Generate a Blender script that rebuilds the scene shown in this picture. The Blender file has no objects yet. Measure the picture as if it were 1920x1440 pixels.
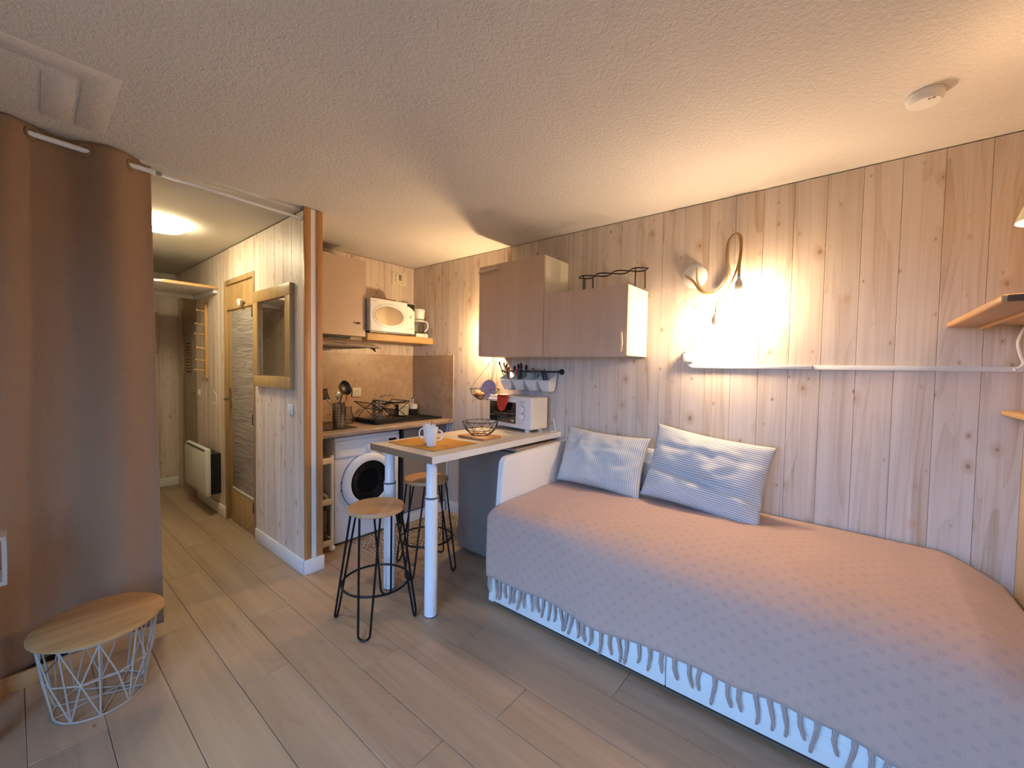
import bpy, bmesh, math, random
from mathutils import Vector, Matrix, noise
random.seed(11)
sc = bpy.context.scene
C = sc.collection
PI = math.pi

# ------------------------------------------------------------------ camera
cam = bpy.data.cameras.new('camera'); camo = bpy.data.objects.new('camera', cam); C.objects.link(camo)
_r = Vector((0.63276, -0.774176, 0.016284)); _u = Vector((0.0182, 0.035893, 0.99919)); _f = Vector((0.774134, 0.631951, -0.036802))
camo.matrix_world = Matrix(((_r.x, _u.x, -_f.x, 0), (_r.y, _u.y, -_f.y, 0), (_r.z, _u.z, -_f.z, 1.43), (0, 0, 0, 1)))
cam.sensor_width = 36; cam.lens = 767.95 / 1920 * 36; cam.clip_start = 0.02
sc.camera = camo

# ------------------------------------------------------------------ world, daylight, exposure
SKY = (0.24, 0.51, 1.0); SKY_STRENGTH = 14.0; GROUND = (.62, .56, .50); GROUND_STRENGTH = 1.1
BULB = 335.0; BULB_COL = (1.0, 0.70, 0.42)
HALL = 62.0; HALL_COL = (1.0, 0.86, 0.55)
SHELF_BULB = 240.0; WARM_COL = (1.0, 0.655, 0.33); KITCHEN_BULB = 860.0
w = bpy.data.worlds.new('sky'); sc.world = w; w.use_nodes = True
bg = w.node_tree.nodes['Background']; bg.inputs[0].default_value = (*SKY, 1); bg.inputs[1].default_value = SKY_STRENGTH
# blue sky above the horizon, plain sunless ground below it
_n = w.node_tree.nodes; _l = w.node_tree.links
_tc = _n.new('ShaderNodeTexCoord'); _sx = _n.new('ShaderNodeSeparateXYZ'); _l.new(_tc.outputs['Generated'], _sx.inputs[0])
_gt = _n.new('ShaderNodeMath'); _gt.operation = 'GREATER_THAN'; _gt.inputs[1].default_value = 0.0; _l.new(_sx.outputs[2], _gt.inputs[0])
_b2 = _n.new('ShaderNodeBackground'); _b2.inputs[0].default_value = (*GROUND, 1); _b2.inputs[1].default_value = GROUND_STRENGTH
_mx = _n.new('ShaderNodeMixShader'); _l.new(_gt.outputs[0], _mx.inputs[0]); _l.new(_b2.outputs[0], _mx.inputs[1]); _l.new(bg.outputs[0], _mx.inputs[2])
_l.new(_mx.outputs[0], _n['World Output'].inputs[0])
sc.view_settings.view_transform = 'Standard'; sc.view_settings.look = 'None'
sc.view_settings.exposure = 0.0; sc.view_settings.gamma = 1.0; sc.view_settings.use_curve_mapping = False
sc.cycles.use_denoising = True
sc.cycles.use_adaptive_sampling = True; sc.cycles.adaptive_threshold = 0.1; sc.cycles.adaptive_min_samples = 16; sc.cycles.light_sampling_threshold = 0.03; sc.cycles.max_bounces = 4; sc.cycles.diffuse_bounces = 3; sc.cycles.glossy_bounces = 3; sc.cycles.transmission_bounces = 6
sc.cycles.sample_clamp_indirect = 6.0
pl = bpy.data.lights.new('window_portal', 'AREA'); pl.shape = 'RECTANGLE'; pl.size = 2.1; pl.size_y = 1.8; pl.cycles.is_portal = True
plo = bpy.data.objects.new('window_portal', pl); C.objects.link(plo)
plo.location = (-1.10, 0.48, 1.15); plo.rotation_euler = (0, math.radians(-90), 0)

# ------------------------------------------------------------------ helpers
def R(d): return math.radians(d)
class G:
    def __init__(s): s.bm = bmesh.new()
    def _new(s, fn):
        before = set(s.bm.verts); fn(); return [v for v in s.bm.verts if v not in before]
    def box(s, x0, x1, y0, y1, z0, z1, bev=0, seg=2, M=None):
        x0, x1 = sorted((x0, x1)); y0, y1 = sorted((y0, y1)); z0, z1 = sorted((z0, z1))
        b = bmesh.new()
        v = [b.verts.new(p) for p in ((x0,y0,z0),(x1,y0,z0),(x1,y1,z0),(x0,y1,z0),(x0,y0,z1),(x1,y0,z1),(x1,y1,z1),(x0,y1,z1))]
        for f in ((3,2,1,0),(4,5,6,7),(0,1,5,4),(1,2,6,5),(2,3,7,6),(3,0,4,7)): b.faces.new([v[i] for i in f])
        if bev: bmesh.ops.bevel(b, geom=b.edges[:], offset=bev, segments=seg, profile=.5, affect='EDGES')
        s.merge(b, M); return s
    def merge(s, b, M=None):
        if M is not None: bmesh.ops.transform(b, matrix=M, verts=b.verts[:])
        me = bpy.data.meshes.new('tmp'); b.to_mesh(me); b.free(); s.bm.from_mesh(me); bpy.data.meshes.remove(me)
    def prism(s, poly, ax, a, b, bev=0, M=None):
        # poly: 2D points; ax: extrusion axis; x->(y,z) y->(x,z) z->(x,y)
        def p3(p, t): return (t, p[0], p[1]) if ax == 'x' else ((p[0], t, p[1]) if ax == 'y' else (p[0], p[1], t))
        m = bmesh.new()
        A = [m.verts.new(p3(p, a)) for p in poly]; B_ = [m.verts.new(p3(p, b)) for p in poly]
        m.faces.new(A[::-1]); m.faces.new(B_)
        n = len(poly)
        for i in range(n): m.faces.new((A[i], A[(i+1) % n], B_[(i+1) % n], B_[i]))
        bmesh.ops.recalc_face_normals(m, faces=m.faces[:])
        if bev: bmesh.ops.bevel(m, geom=[e for e in m.edges if len(e.link_faces) == 2 and e.calc_face_angle(0) > .6], offset=bev, segments=2, profile=.5, affect='EDGES')
        s.merge(m, M); return s
    def tube(s, pts, r, n=8, closed=False):
        pts = [Vector(p) for p in pts]; k = len(pts)
        rs = r if isinstance(r, (list, tuple)) else [r] * k
        T = []
        for i in range(k):
            a = pts[(i-1) % k] if (closed or i > 0) else pts[i]; b = pts[(i+1) % k] if (closed or i < k-1) else pts[i]
            d = (b - a); T.append(d.normalized() if d.length > 1e-9 else Vector((0, 0, 1)))
        up = Vector((0, 0, 1)) if abs(T[0].z) < .9 else Vector((1, 0, 0))
        N = (up - T[0] * up.dot(T[0])).normalized()
        rings = []
        for i in range(k):
            N = N - T[i] * N.dot(T[i])
            N = N.normalized() if N.length > 1e-6 else Vector((1, 0, 0))
            Bn = T[i].cross(N)
            rings.append([s.bm.verts.new(pts[i] + (N * math.cos(2*PI*j/n) + Bn * math.sin(2*PI*j/n)) * rs[i]) for j in range(n)])
        m = k if closed else k - 1
        for i in range(m):
            a, b = rings[i], rings[(i+1) % k]
            for j in range(n): s.bm.faces.new((a[j], a[(j+1) % n], b[(j+1) % n], b[j]))
        if not closed: s.bm.faces.new(rings[0][::-1]); s.bm.faces.new(rings[-1])
        return s
    def cyl(s, p0, p1, r, r2=None, n=20): return s.tube([p0, p1], [r, r if r2 is None else r2], n)
    def lathe(s, prof, c=(0, 0, 0), n=28, ax='z', close=False):
        rings = []
        for (r, h) in prof:
            ring = []
            for j in range(n):
                a = 2*PI*j/n; u, v = r*math.cos(a), r*math.sin(a)
                p = (u, v, h) if ax == 'z' else ((h, u, v) if ax == 'x' else (u, h, v))
                ring.append(s.bm.verts.new((p[0]+c[0], p[1]+c[1], p[2]+c[2])))
            rings.append(ring)
        pairs = list(zip(rings[:-1], rings[1:])) + ([(rings[-1], rings[0])] if close else [])
        for a, b in pairs:
            for j in range(n): s.bm.faces.new((a[j], a[(j+1) % n], b[(j+1) % n], b[j]))
        if not close:
            for q in (rings[0], rings[-1]): s.bm.faces.new(q)
        return s
    def ball(s, c, rx, ry=None, rz=None, n=16, M=None):
        ry = rx if ry is None else ry; rz = rx if rz is None else rz
        b = bmesh.new(); bmesh.ops.create_uvsphere(b, u_segments=n, v_segments=max(6, n*2//3), radius=1)
        bmesh.ops.transform(b, matrix=Matrix.Translation(c) @ (M or Matrix()) @ Matrix.Diagonal((rx, ry, rz, 1)), verts=b.verts[:])
        s.merge(b); return s
    def grid(s, P, nu, nv, uv=None, closed_u=False):
        L = s.bm.loops.layers.uv.verify() if uv else None
        V = [[s.bm.verts.new(P(i, j)) for j in range(nv)] for i in range(nu)]
        for i in range(nu - (0 if closed_u else 1)):
            for j in range(nv-1):
                ii = (i+1) % nu
                f = s.bm.faces.new((V[i][j], V[ii][j], V[ii][j+1], V[i][j+1]))
                if uv:
                    for l, (a, b) in zip(f.loops, ((i, j), (ii, j), (ii, j+1), (i, j+1))): l[L].uv = uv(a, b)
        return V
    def xf(s, M): bmesh.ops.transform(s.bm, matrix=M, verts=s.bm.verts[:]); return s

LOCAL = set()
def org(o):
    v = Vector((0, 0, 0))
    while o is not None:
        v += o.location
        if o.name in LOCAL: return v - o.location
        o = o.parent
    return v
def local_root(o):
    while o is not None:
        if o.name in LOCAL: return True
        o = o.parent
    return False
def obj(name, g, m, parent=None, recalc=True, smooth=40, solid=0, sub=0):
    bm = g.bm
    if recalc: bmesh.ops.recalc_face_normals(bm, faces=bm.faces[:])
    xs = [v.co for v in bm.verts]
    lo = Vector((min(v.x for v in xs), min(v.y for v in xs), min(v.z for v in xs))); hi = Vector((max(v.x for v in xs), max(v.y for v in xs), max(v.z for v in xs)))
    o_ = Vector(((lo.x+hi.x)/2, (lo.y+hi.y)/2, lo.z))
    bmesh.ops.translate(bm, vec=-o_, verts=bm.verts[:])
    me = bpy.data.meshes.new(name); bm.to_mesh(me); bm.free()
    for p in me.polygons: p.use_smooth = True
    if smooth: me.set_sharp_from_angle(angle=R(smooth))
    o = bpy.data.objects.new(name, me); C.objects.link(o)
    me.materials.append(m)
    if parent is not None: o.parent = parent
    o.location = o_ - (org(parent) if parent is not None else Vector((0, 0, 0)))
    if solid:
        md = o.modifiers.new('thick', 'SOLIDIFY'); md.thickness = solid; md.offset = 0
    if sub:
        md = o.modifiers.new('sub', 'SUBSURF'); md.levels = sub; md.render_levels = sub
    return o
def tag(o, label, cat, group=None):
    o['label'] = label; o['category'] = cat
    if group: o['group'] = group
    return o
def thing(name, label, cat, loc=(0, 0, 0), rot=(0, 0, 0), group=None, local=False):
    o = bpy.data.objects.new(name, None); C.objects.link(o); o.empty_display_size = .05
    o.location = loc; o.rotation_euler = rot
    if local: LOCAL.add(o.name)
    return tag(o, label, cat, group)
def struct(name, g, m, label, cat, **k):
    o = obj(name, g, m, **k); o['kind'] = 'structure'; o['label'] = label; o['category'] = cat; return o
def dup(o, parent=None, **kw):
    c = o.copy(); C.objects.link(c); c.parent = parent
    if o.name in LOCAL: LOCAL.add(c.name)
    for k, v in kw.items():
        if k in ('label', 'group'): c[k] = v
    for ch in list(o.children): dup(ch, c)
    return c

# ------------------------------------------------------------------ materials
def nt(name):
    m = bpy.data.materials.new(name); m.use_nodes = True; t = m.node_tree; return m, t, t.nodes['Principled BSDF']
def nd(t, typ, **k):
    n = t.nodes.new(typ)
    for a, v in k.items():
        if a == 'i':
            for kk, vv in v.items(): n.inputs[kk].default_value = vv
        else: setattr(n, a, v)
    return n
def mth(t, op, a, b=None, c=None):
    n = t.nodes.new('ShaderNodeMath'); n.operation = op
    for i, v in enumerate((a, b, c)):
        if v is None: continue
        if isinstance(v, (int, float)): n.inputs[i].default_value = v
        else: t.links.new(v, n.inputs[i])
    return n.outputs[0]
def mixc(t, fac, a, b, bt='MIX'):
    n = t.nodes.new('ShaderNodeMix'); n.data_type = 'RGBA'; n.blend_type = bt
    for s_, v in ((n.inputs[0], fac), (n.inputs[6], a), (n.inputs[7], b)):
        if isinstance(v, (int, float)): s_.default_value = v
        elif isinstance(v, tuple): s_.default_value = (*v[:3], 1)
        else: t.links.new(v, s_)
    return n.outputs[2]
def coords(t, scale=(1, 1, 1), rnd=True, src='Object'):
    tc = nd(t, 'ShaderNodeTexCoord'); out = tc.outputs[src]
    if rnd:
        oi = nd(t, 'ShaderNodeObjectInfo')
        cx = nd(t, 'ShaderNodeCombineXYZ')
        for i, k in enumerate((37.0, 53.0, 71.0)): t.links.new(mth(t, 'MULTIPLY', oi.outputs['Random'], k), cx.inputs[i])
        ad = nd(t, 'ShaderNodeVectorMath', operation='ADD'); t.links.new(out, ad.inputs[0]); t.links.new(cx.outputs[0], ad.inputs[1]); out = ad.outputs[0]
    mp = nd(t, 'ShaderNodeVectorMath', operation='MULTIPLY'); mp.inputs[1].default_value = scale; t.links.new(out, mp.inputs[0])
    return mp.outputs[0]
def ntex(t, vec, scale, detail=3, rough=.55, dist=0):
    n = nd(t, 'ShaderNodeTexNoise', i={'Scale': scale, 'Detail': detail, 'Roughness': rough, 'Distortion': dist}); t.links.new(vec, n.inputs['Vector']); return n.outputs['Fac']
def ramp(t, fac, stops):
    n = nd(t, 'ShaderNodeValToRGB'); e = n.color_ramp.elements
    while len(e) < len(stops): e.new(.5)
    for x, (p, c) in zip(e, stops): x.position = p; x.color = (*c, 1) if len(c) == 3 else c
    t.links.new(fac, n.inputs[0]); return n.outputs[0]
def bump(t, b, h, strength=.3, dist=.002):
    n = nd(t, 'ShaderNodeBump', i={'Strength': strength, 'Distance': dist}); t.links.new(h, n.inputs['Height']); t.links.new(n.outputs[0], b.inputs['Normal'])

def plain(name, col, rough=.5, metal=0, var=0, vs=6, bmp=0, bs=150, coat=0, spec=.5, trans=0, sheen=0, ior=1.45, bdist=.001):
    m, t, b = nt(name)
    b.inputs['Base Color'].default_value = (*col, 1); b.inputs['Roughness'].default_value = rough; b.inputs['Metallic'].default_value = metal
    b.inputs['Specular IOR Level'].default_value = spec; b.inputs['Coat Weight'].default_value = coat
    b.inputs['Transmission Weight'].default_value = trans; b.inputs['IOR'].default_value = ior
    if sheen: b.inputs['Sheen Weight'].default_value = sheen
    v = coords(t) if (var or bmp) else None
    if var:
        c = ramp(t, ntex(t, v, vs, 4), [(.3, tuple(x*(1-var) for x in col)), (.7, tuple(min(1, x*(1+var)) for x in col))]); t.links.new(c, b.inputs['Base Color'])
    if bmp: bump(t, b, ntex(t, v, bs, 2), bmp, bdist)
    return m
def emis(name, col, s):
    m, t, b = nt(name); b.inputs['Base Color'].default_value = (.9, .9, .9, 1)
    b.inputs['Emission Color'].default_value = (*col, 1); b.inputs['Emission Strength'].default_value = s; return m
def wood(name, light, dark, ax='z', fine=1.0, knots=0, knot_col=(.16, .07, .025), rough=.5, tint=.12, wave=.35, bmp=.15, coat=0, wash=None, halo=None, band=9.0, kd=4.0, rings=14.0):
    """procedural timber: grain along ax, growth-ring bands, streaks, optional knots, a per-piece tint"""
    m, t, b = nt(name); b.inputs['Roughness'].default_value = rough; b.inputs['Coat Weight'].default_value = coat
    al = {'x': 0, 'y': 1, 'z': 2}[ax]
    def vec(a_, l_):
        sv = [a_]*3; sv[al] = l_; return coords(t, tuple(sv))
    n1 = ntex(t, vec(band*fine, .45*fine), 1.0, 3, .6, .5); n2 = ntex(t, vec(60.0*fine, 1.6*fine), 1.0, 2, .6, .2)
    fld = ntex(t, vec(6.0*fine, .7*fine), .8, 1, .5, .3)
    rg = mth(t, 'POWER', mth(t, 'FRACT', mth(t, 'MULTIPLY', fld, rings)), 3.0)
    rg = mth(t, 'MULTIPLY', rg, ramp(t, n1, [(.42, (0, 0, 0)), (.60, (1, 1, 1))]))
    f = mth(t, 'ADD', mth(t, 'MULTIPLY', n1, .70), mth(t, 'ADD', mth(t, 'MULTIPLY', n2, .30), mth(t, 'MULTIPLY', rg, wave*.45)))
    c = ramp(t, f, [(.34, light), (.78, dark)])
    if wash: c = mixc(t, mth(t, 'MULTIPLY', ramp(t, fld, [(.35, (0, 0, 0)), (.6, (1, 1, 1))]), .5), c, wash)
    if knots:
        vo = nd(t, 'ShaderNodeTexVoronoi', voronoi_dimensions='2D', i={'Scale': 1.0, 'Randomness': 1.0})
        sx = nd(t, 'ShaderNodeSeparateXYZ'); t.links.new(coords(t), sx.inputs[0]); cb = nd(t, 'ShaderNodeCombineXYZ')
        others = [i for i in range(3) if i != al]
        t.links.new(mth(t, 'MULTIPLY', mth(t, 'ADD', sx.outputs[others[0]], sx.outputs[others[1]]), 8.0), cb.inputs[0]); t.links.new(mth(t, 'MULTIPLY', sx.outputs[al], kd), cb.inputs[1]); t.links.new(cb.outputs[0], vo.inputs['Vector'])
        d = mth(t, 'ADD', vo.outputs['Distance'], mth(t, 'MULTIPLY', n1, .22))
        sep = nd(t, 'ShaderNodeSeparateColor'); t.links.new(vo.outputs['Color'], sep.inputs[0])
        on_ = mth(t, 'LESS_THAN', sep.outputs[0], knots)
        size = mth(t, 'ADD', mth(t, 'MULTIPLY', mth(t, 'POWER', sep.outputs[1], 2.5), .85), .18)
        dk = mth(t, 'DIVIDE', mth(t, 'SUBTRACT', d, .11), size)
        core = mth(t, 'MULTIPLY', ramp(t, dk, [(.03, (1, 1, 1)), (.085, (0, 0, 0))]), on_)
        hl = mth(t, 'MULTIPLY', mth(t, 'MULTIPLY', ramp(t, dk, [(.05, (1, 1, 1)), (.34, (0, 0, 0))]), on_), .6)
        c = mixc(t, hl, c, halo or dark); c = mixc(t, mth(t, 'MULTIPLY', core, .6), c, knot_col)
    oi = nd(t, 'ShaderNodeObjectInfo')
    k = mth(t, 'ADD', mth(t, 'MULTIPLY', oi.outputs['Random'], 2*tint), 1 - tint)
    cc = nd(t, 'ShaderNodeCombineColor')
    for i in range(3): t.links.new(k, cc.inputs[i])
    c = mixc(t, 1.0, c, cc.outputs[0], 'MULTIPLY')
    t.links.new(c, b.inputs['Base Color'])
    if bmp: bump(t, b, f, bmp, .0015)
    return m

M = {}
M['pine'] = wood('whitewashed_pine', (.76, .665, .575), (.50, .365, .25), 'z', 1.0, knots=.7, kd=5.5, knot_col=(.24, .14, .08), rough=.45, tint=.05, wave=.7, rings=11.0, wash=(.73, .65, .59), halo=(.50, .32, .18), band=15.0, bmp=0)
M['laminate'] = wood('oak_laminate', (.415, .305, .205), (.285, .20, .13), 'y', .8, knots=.10, kd=1.6, knot_col=(.15, .10, .07), rough=.42, tint=.04, wave=.25, bmp=0)
M['orange_pine'] = wood('varnished_pine_batten', (.56, .29, .11), (.38, .16, .05), 'z', 1.3, rough=.35, tint=.05)
M['raw_pine_x'] = wood('raw_pine_board', (.66, .44, .20), (.45, .24, .08), 'x', 1.2, knots=.3, rough=.5, tint=.04)
M['shelf_wood'] = wood('shelf_pine', (.58, .34, .15), (.40, .20, .075), 'x', 1.1, rough=.4, tint=.03)
M['end_grain'] = plain('end_grain', (.11, .065, .04), .7, var=.3, vs=40)
M['oak_door'] = wood('hall_door_oak', (.42, .28, .13), (.25, .15, .06), 'z', 1.4, rough=.4, tint=.04)
M['mirror_wood'] = wood('mirror_frame_ash', (.52, .35, .15), (.35, .21, .08), 'z', 1.5, rough=.35, tint=.05)
M['stool_wood'] = wood('stool_seat_oak', (.56, .34, .165), (.40, .22, .09), 'x', 1.3, knots=.12, rough=.45, tint=.04)
M['lid_wood'] = wood('basket_lid_ash', (.52, .31, .13), (.35, .18, .06), 'x', 1.4, knots=.25, rough=.5, tint=.02)
M['board_wood'] = wood('cutting_board', (.55, .27, .10), (.37, .15, .045), 'y', 1.5, rough=.5, tint=.03)
M['cab_wood'] = wood('oak_decor_cabinet', (.69, .495, .36), (.585, .40, .28), 'z', .9, rough=.4, tint=.03, wave=.25, bmp=0)
M['edge_band'] = wood('oak_edge_band', (.30, .20, .125), (.20, .125, .075), 'y', 1.6, rough=.5, tint=.02, bmp=.02)
M['peg_wood'] = wood('beech_rack', (.62, .38, .16), (.48, .27, .10), 'z', 1.2, rough=.4, tint=.03)
M['white_wood'] = plain('white_painted_wood', (.78, .77, .75), .4)
M['white_lam'] = plain('white_laminate', (.80, .79, .77), .35)
M['table_top'] = plain('cream_table_laminate', (.66, .60, .52), .35, var=.02)
M['cream_lam'] = plain('cream_cabinet_laminate', (.78, .73, .60), .22)
M['white_plastic'] = plain('white_plastic', (.80, .79, .77), .35)
M['oven_case'] = plain('oven_case_cream', (.74, .68, .60), .4); M['cream_plastic'] = plain('cream_plastic', (.72, .62, .48), .4)
M['white_enamel'] = plain('white_enamel', (.80, .81, .84), .25, coat=.3)
M['ceramic'] = plain('white_ceramic', (.86, .86, .86), .12, coat=.6)
M['taupe'] = plain('taupe_laminate', (.46, .35, .27), .4)
M['taupe_grey'] = plain('grey_taupe_laminate', (.27, .225, .19), .42)
M['steel_grey'] = plain('fridge_grey', (.25, .215, .195), .38, metal=.1, var=.05, vs=3)
M['fork_steel'] = plain('dull_fork_steel', (.22, .18, .15), .35, metal=.8); M['chrome'] = plain('chrome', (.75, .75, .76), .12, metal=1)
M['steel'] = plain('brushed_steel', (.52, .50, .47), .28, metal=1)
M['hood_steel'] = plain('hood_metal', (.40, .34, .28), .35, metal=.7)
M['dark_metal'] = plain('dark_metal', (.05, .045, .04), .4, metal=.6)
M['black'] = plain('black_plastic', (.012, .012, .013), .35)
M['black_gloss'] = plain('black_glass', (.008, .008, .009), .06, coat=.5)
M['black_steel'] = plain('black_powder_coat', (.008, .008, .009), .4, spec=.25)
M['sink'] = plain('black_composite', (.014, .014, .015), .5, var=.3, vs=120, spec=.2)
M['dark_gap'] = plain('dark_gap', (.03, .02, .015), .9)
M['white_wire'] = plain('white_wire', (.42, .36, .30), .5)
M['curtain'] = None
M['navy'] = plain('blue_grey_plastic', (.10, .11, .13), .5)
M['red'] = plain('red_silicone', (.52, .045, .025), .5)
M['pink'] = plain('pink_handle', (.70, .10, .16), .45)
M['lilac'] = plain('lilac_plastic', (.38, .34, .55), .4)
M['onion'] = plain('onion_skin', (.55, .24, .08), .4, var=.3, vs=30)
M['garlic'] = plain('garlic_skin', (.70, .62, .50), .5, var=.1, vs=30)
M['rope'] = plain('jute_rope', (.36, .22, .10), .9, bmp=.8, bs=400, bdist=.002)
M['string'] = plain('string', (.30, .19, .10), .9)
M['mustard'] = None
M['socket_white'] = plain('socket_ivory', (.72, .66, .52), .4)
M['brass'] = plain('antique_brass', (.42, .31, .18), .3, metal=1)
M['mirror'] = plain('mirror_silver', (.92, .92, .90), .02, metal=1)
M['heater_white'] = plain('heater_enamel', (.66, .66, .62), .4)
M['soap_white'] = plain('soap_bottle', (.70, .66, .60), .35)
M['spice_green'] = plain('sponge_box', (.36, .36, .25), .5, var=.35, vs=60)
M['grey_pot'] = plain('perforated_steel', (.45, .38, .30), .3, metal=1)
M['foil'] = None

# ceiling crepi
m, t, b = nt('ceiling_crepi'); b.inputs['Roughness'].default_value = .9
v = coords(t, rnd=False); h = mth(t, 'ADD', ntex(t, v, 55, 3, .6), mth(t, 'MULTIPLY', ntex(t, v, 140, 2), .5))
t.links.new(ramp(t, ntex(t, v, 1.2, 3), [(.3, (.68, .645, .61)), (.7, (.73, .695, .66))]), b.inputs['Base Color']); bump(t, b, h, .7, .010); M['crepi'] = m
M['plaster'] = plain('smooth_plaster', (.69, .655, .62), .85, var=.03, bmp=.5, bs=45, bdist=.006)
M['hall_ceiling'] = plain('hall_ceiling_paint', (.70, .67, .60), .8, bmp=.3, bs=80, bdist=.003)
# curtain weave
m, t, b = nt('brown_curtain_fabric'); b.inputs['Roughness'].default_value = .9; b.inputs['Sheen Weight'].default_value = .15
v = coords(t, rnd=False); c = ramp(t, ntex(t, v, 260, 2), [(.3, (.245, .146, .084)), (.7, (.315, .194, .118))]); t.links.new(c, b.inputs['Base Color']); bump(t, b, ntex(t, v, 500, 1), .3, .001); M['curtain'] = m
# splashback stone-look laminate
def stone(name, c1, c2):
    m, t, b = nt(name); b.inputs['Roughness'].default_value = .38
    v = coords(t, rnd=False); f = mth(t, 'ADD', mth(t, 'MULTIPLY', ntex(t, v, 6, 6, .65, .8), .7), mth(t, 'MULTIPLY', ntex(t, v, 38, 3, .6), .3))
    c = ramp(t, f, [(.32, c1), (.62, c2)])
    sp = ntex(t, v, 24, 2, .5); c = mixc(t, ramp(t, sp, [(.68, (0, 0, 0)), (.74, (1, 1, 1))]), c, tuple(x*.6 for x in c1)); t.links.new(c, b.inputs['Base Color']); return m
M['stone'] = stone('beige_stone_laminate', (.33, .22, .135), (.47, .335, .215))
M['worktop'] = stone('worktop_laminate', (.27, .20, .148), (.375, .285, .215))
# crinkled film on the hall door
m, t, b = nt('crinkled_film'); b.inputs['Roughness'].default_value = .3; b.inputs['Metallic'].default_value = .55
v = coords(t, (2.5, 2.5, 26), rnd=False); f = ntex(t, v, 1.0, 3, .55, 1.2); t.links.new(ramp(t, f, [(.35, (.40, .36, .34)), (.65, (.62, .57, .53))]), b.inputs['Base Color']); bump(t, b, f, .7, .02); M['foil'] = m
# mustard placemat
m, t, b = nt('mustard_cotton'); b.inputs['Roughness'].default_value = .9
v = coords(t, rnd=False); t.links.new(ramp(t, ntex(t, v, 9, 3), [(.3, (.50, .235, .03)), (.7, (.62, .31, .05))]), b.inputs['Base Color']); bump(t, b, ntex(t, v, 300, 2), .4, .001); M['mustard'] = m
# cement-tile pattern print of the kitchen mat
def tile_mat():
    m, t, b = nt('printed_tile_mat'); b.inputs['Roughness'].default_value = .5
    tc = nd(t, 'ShaderNodeTexCoord'); sp = nd(t, 'ShaderNodeSeparateXYZ'); t.links.new(tc.outputs['Object'], sp.inputs[0])
    S = .205
    def fr(o, off): return mth(t, 'SUBTRACT', mth(t, 'FRACT', mth(t, 'ADD', mth(t, 'DIVIDE', o, S), off+20)), .5)
    x, y = fr(sp.outputs[0], .5), fr(sp.outputs[1], .2)
    r = mth(t, 'SQRT', mth(t, 'ADD', mth(t, 'MULTIPLY', x, x), mth(t, 'MULTIPLY', y, y)))
    ax_, ay_ = mth(t, 'SUBTRACT', .5, mth(t, 'ABSOLUTE', x)), mth(t, 'SUBTRACT', .5, mth(t, 'ABSOLUTE', y))
    rc = mth(t, 'SQRT', mth(t, 'ADD', mth(t, 'MULTIPLY', ax_, ax_), mth(t, 'MULTIPLY', ay_, ay_)))
    def band(d, lo, hi): return mth(t, 'MULTIPLY', mth(t, 'GREATER_THAN', d, lo), mth(t, 'LESS_THAN', d, hi))
    ang = mth(t, 'ARCTAN2', y, x); pet = mth(t, 'MULTIPLY', mth(t, 'COSINE', mth(t, 'MULTIPLY', ang, 8)), .03)
    rp = mth(t, 'ADD', r, pet)
    base, cream, brown, must, blue = (.09, .065, .05), (.60, .50, .36), (.16, .085, .045), (.34, .20, .07), (.07, .085, .12)
    c = mixc(t, band(rp, .40, .46), base, cream)
    c = mixc(t, band(r, .24, .34), c, cream); c = mixc(t, band(r, .265, .315), c, brown)
    c = mixc(t, band(rp, .0, .20), c, must); c = mixc(t, band(rp, .0, .14), c, blue); c = mixc(t, band(r, 0, .06), c, cream)
    c = mixc(t, band(rc, 0, .24), c, brown); c = mixc(t, band(rc, .17, .22), c, cream); c = mixc(t, band(rc, .06, .11), c, must)
    ed = mth(t, 'MINIMUM', ax_, ay_); c = mixc(t, mth(t, 'LESS_THAN', ed, .012), c, (.30, .24, .18))
    t.links.new(c, b.inputs['Base Color']); return m
M['tile_mat'] = tile_mat()
# throw: woven ground with small darker squares, UV in metres
m, t, b = nt('mauve_throw'); b.inputs['Roughness'].default_value = .95; b.inputs['Sheen Weight'].default_value = .2
uvn = nd(t, 'ShaderNodeUVMap'); sp = nd(t, 'ShaderNodeSeparateXYZ'); t.links.new(uvn.outputs[0], sp.inputs[0])
row = mth(t, 'FLOOR', mth(t, 'DIVIDE', sp.outputs[1], .034)); sh = mth(t, 'MULTIPLY', mth(t, 'MODULO', row, 2.0), .5)
fx = mth(t, 'FRACT', mth(t, 'ADD', mth(t, 'DIVIDE', sp.outputs[0], .072), sh)); fy = mth(t, 'FRACT', mth(t, 'DIVIDE', sp.outputs[1], .034))
dot = mth(t, 'MULTIPLY', mth(t, 'MULTIPLY', mth(t, 'GREATER_THAN', fx, .36), mth(t, 'LESS_THAN', fx, .64)), mth(t, 'MULTIPLY', mth(t, 'GREATER_THAN', fy, .2), mth(t, 'LESS_THAN', fy, .78)))
v = coords(t, rnd=False); gnd = ramp(t, ntex(t, v, 350, 2), [(.3, (.475, .325, .265)), (.7, (.56, .39, .325))])
t.links.new(mixc(t, mth(t, 'MULTIPLY', dot, .24), gnd, (.33, .245, .22)), b.inputs['Base Color']); bump(t, b, mth(t, 'ADD', mth(t, 'MULTIPLY', dot, -.6), ntex(t, v, 600, 1)), .35, .002); M['throw'] = m
M['tassel'] = plain('throw_yarn', (.42, .32, .29), .95, bmp=.5, bs=300)
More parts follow.
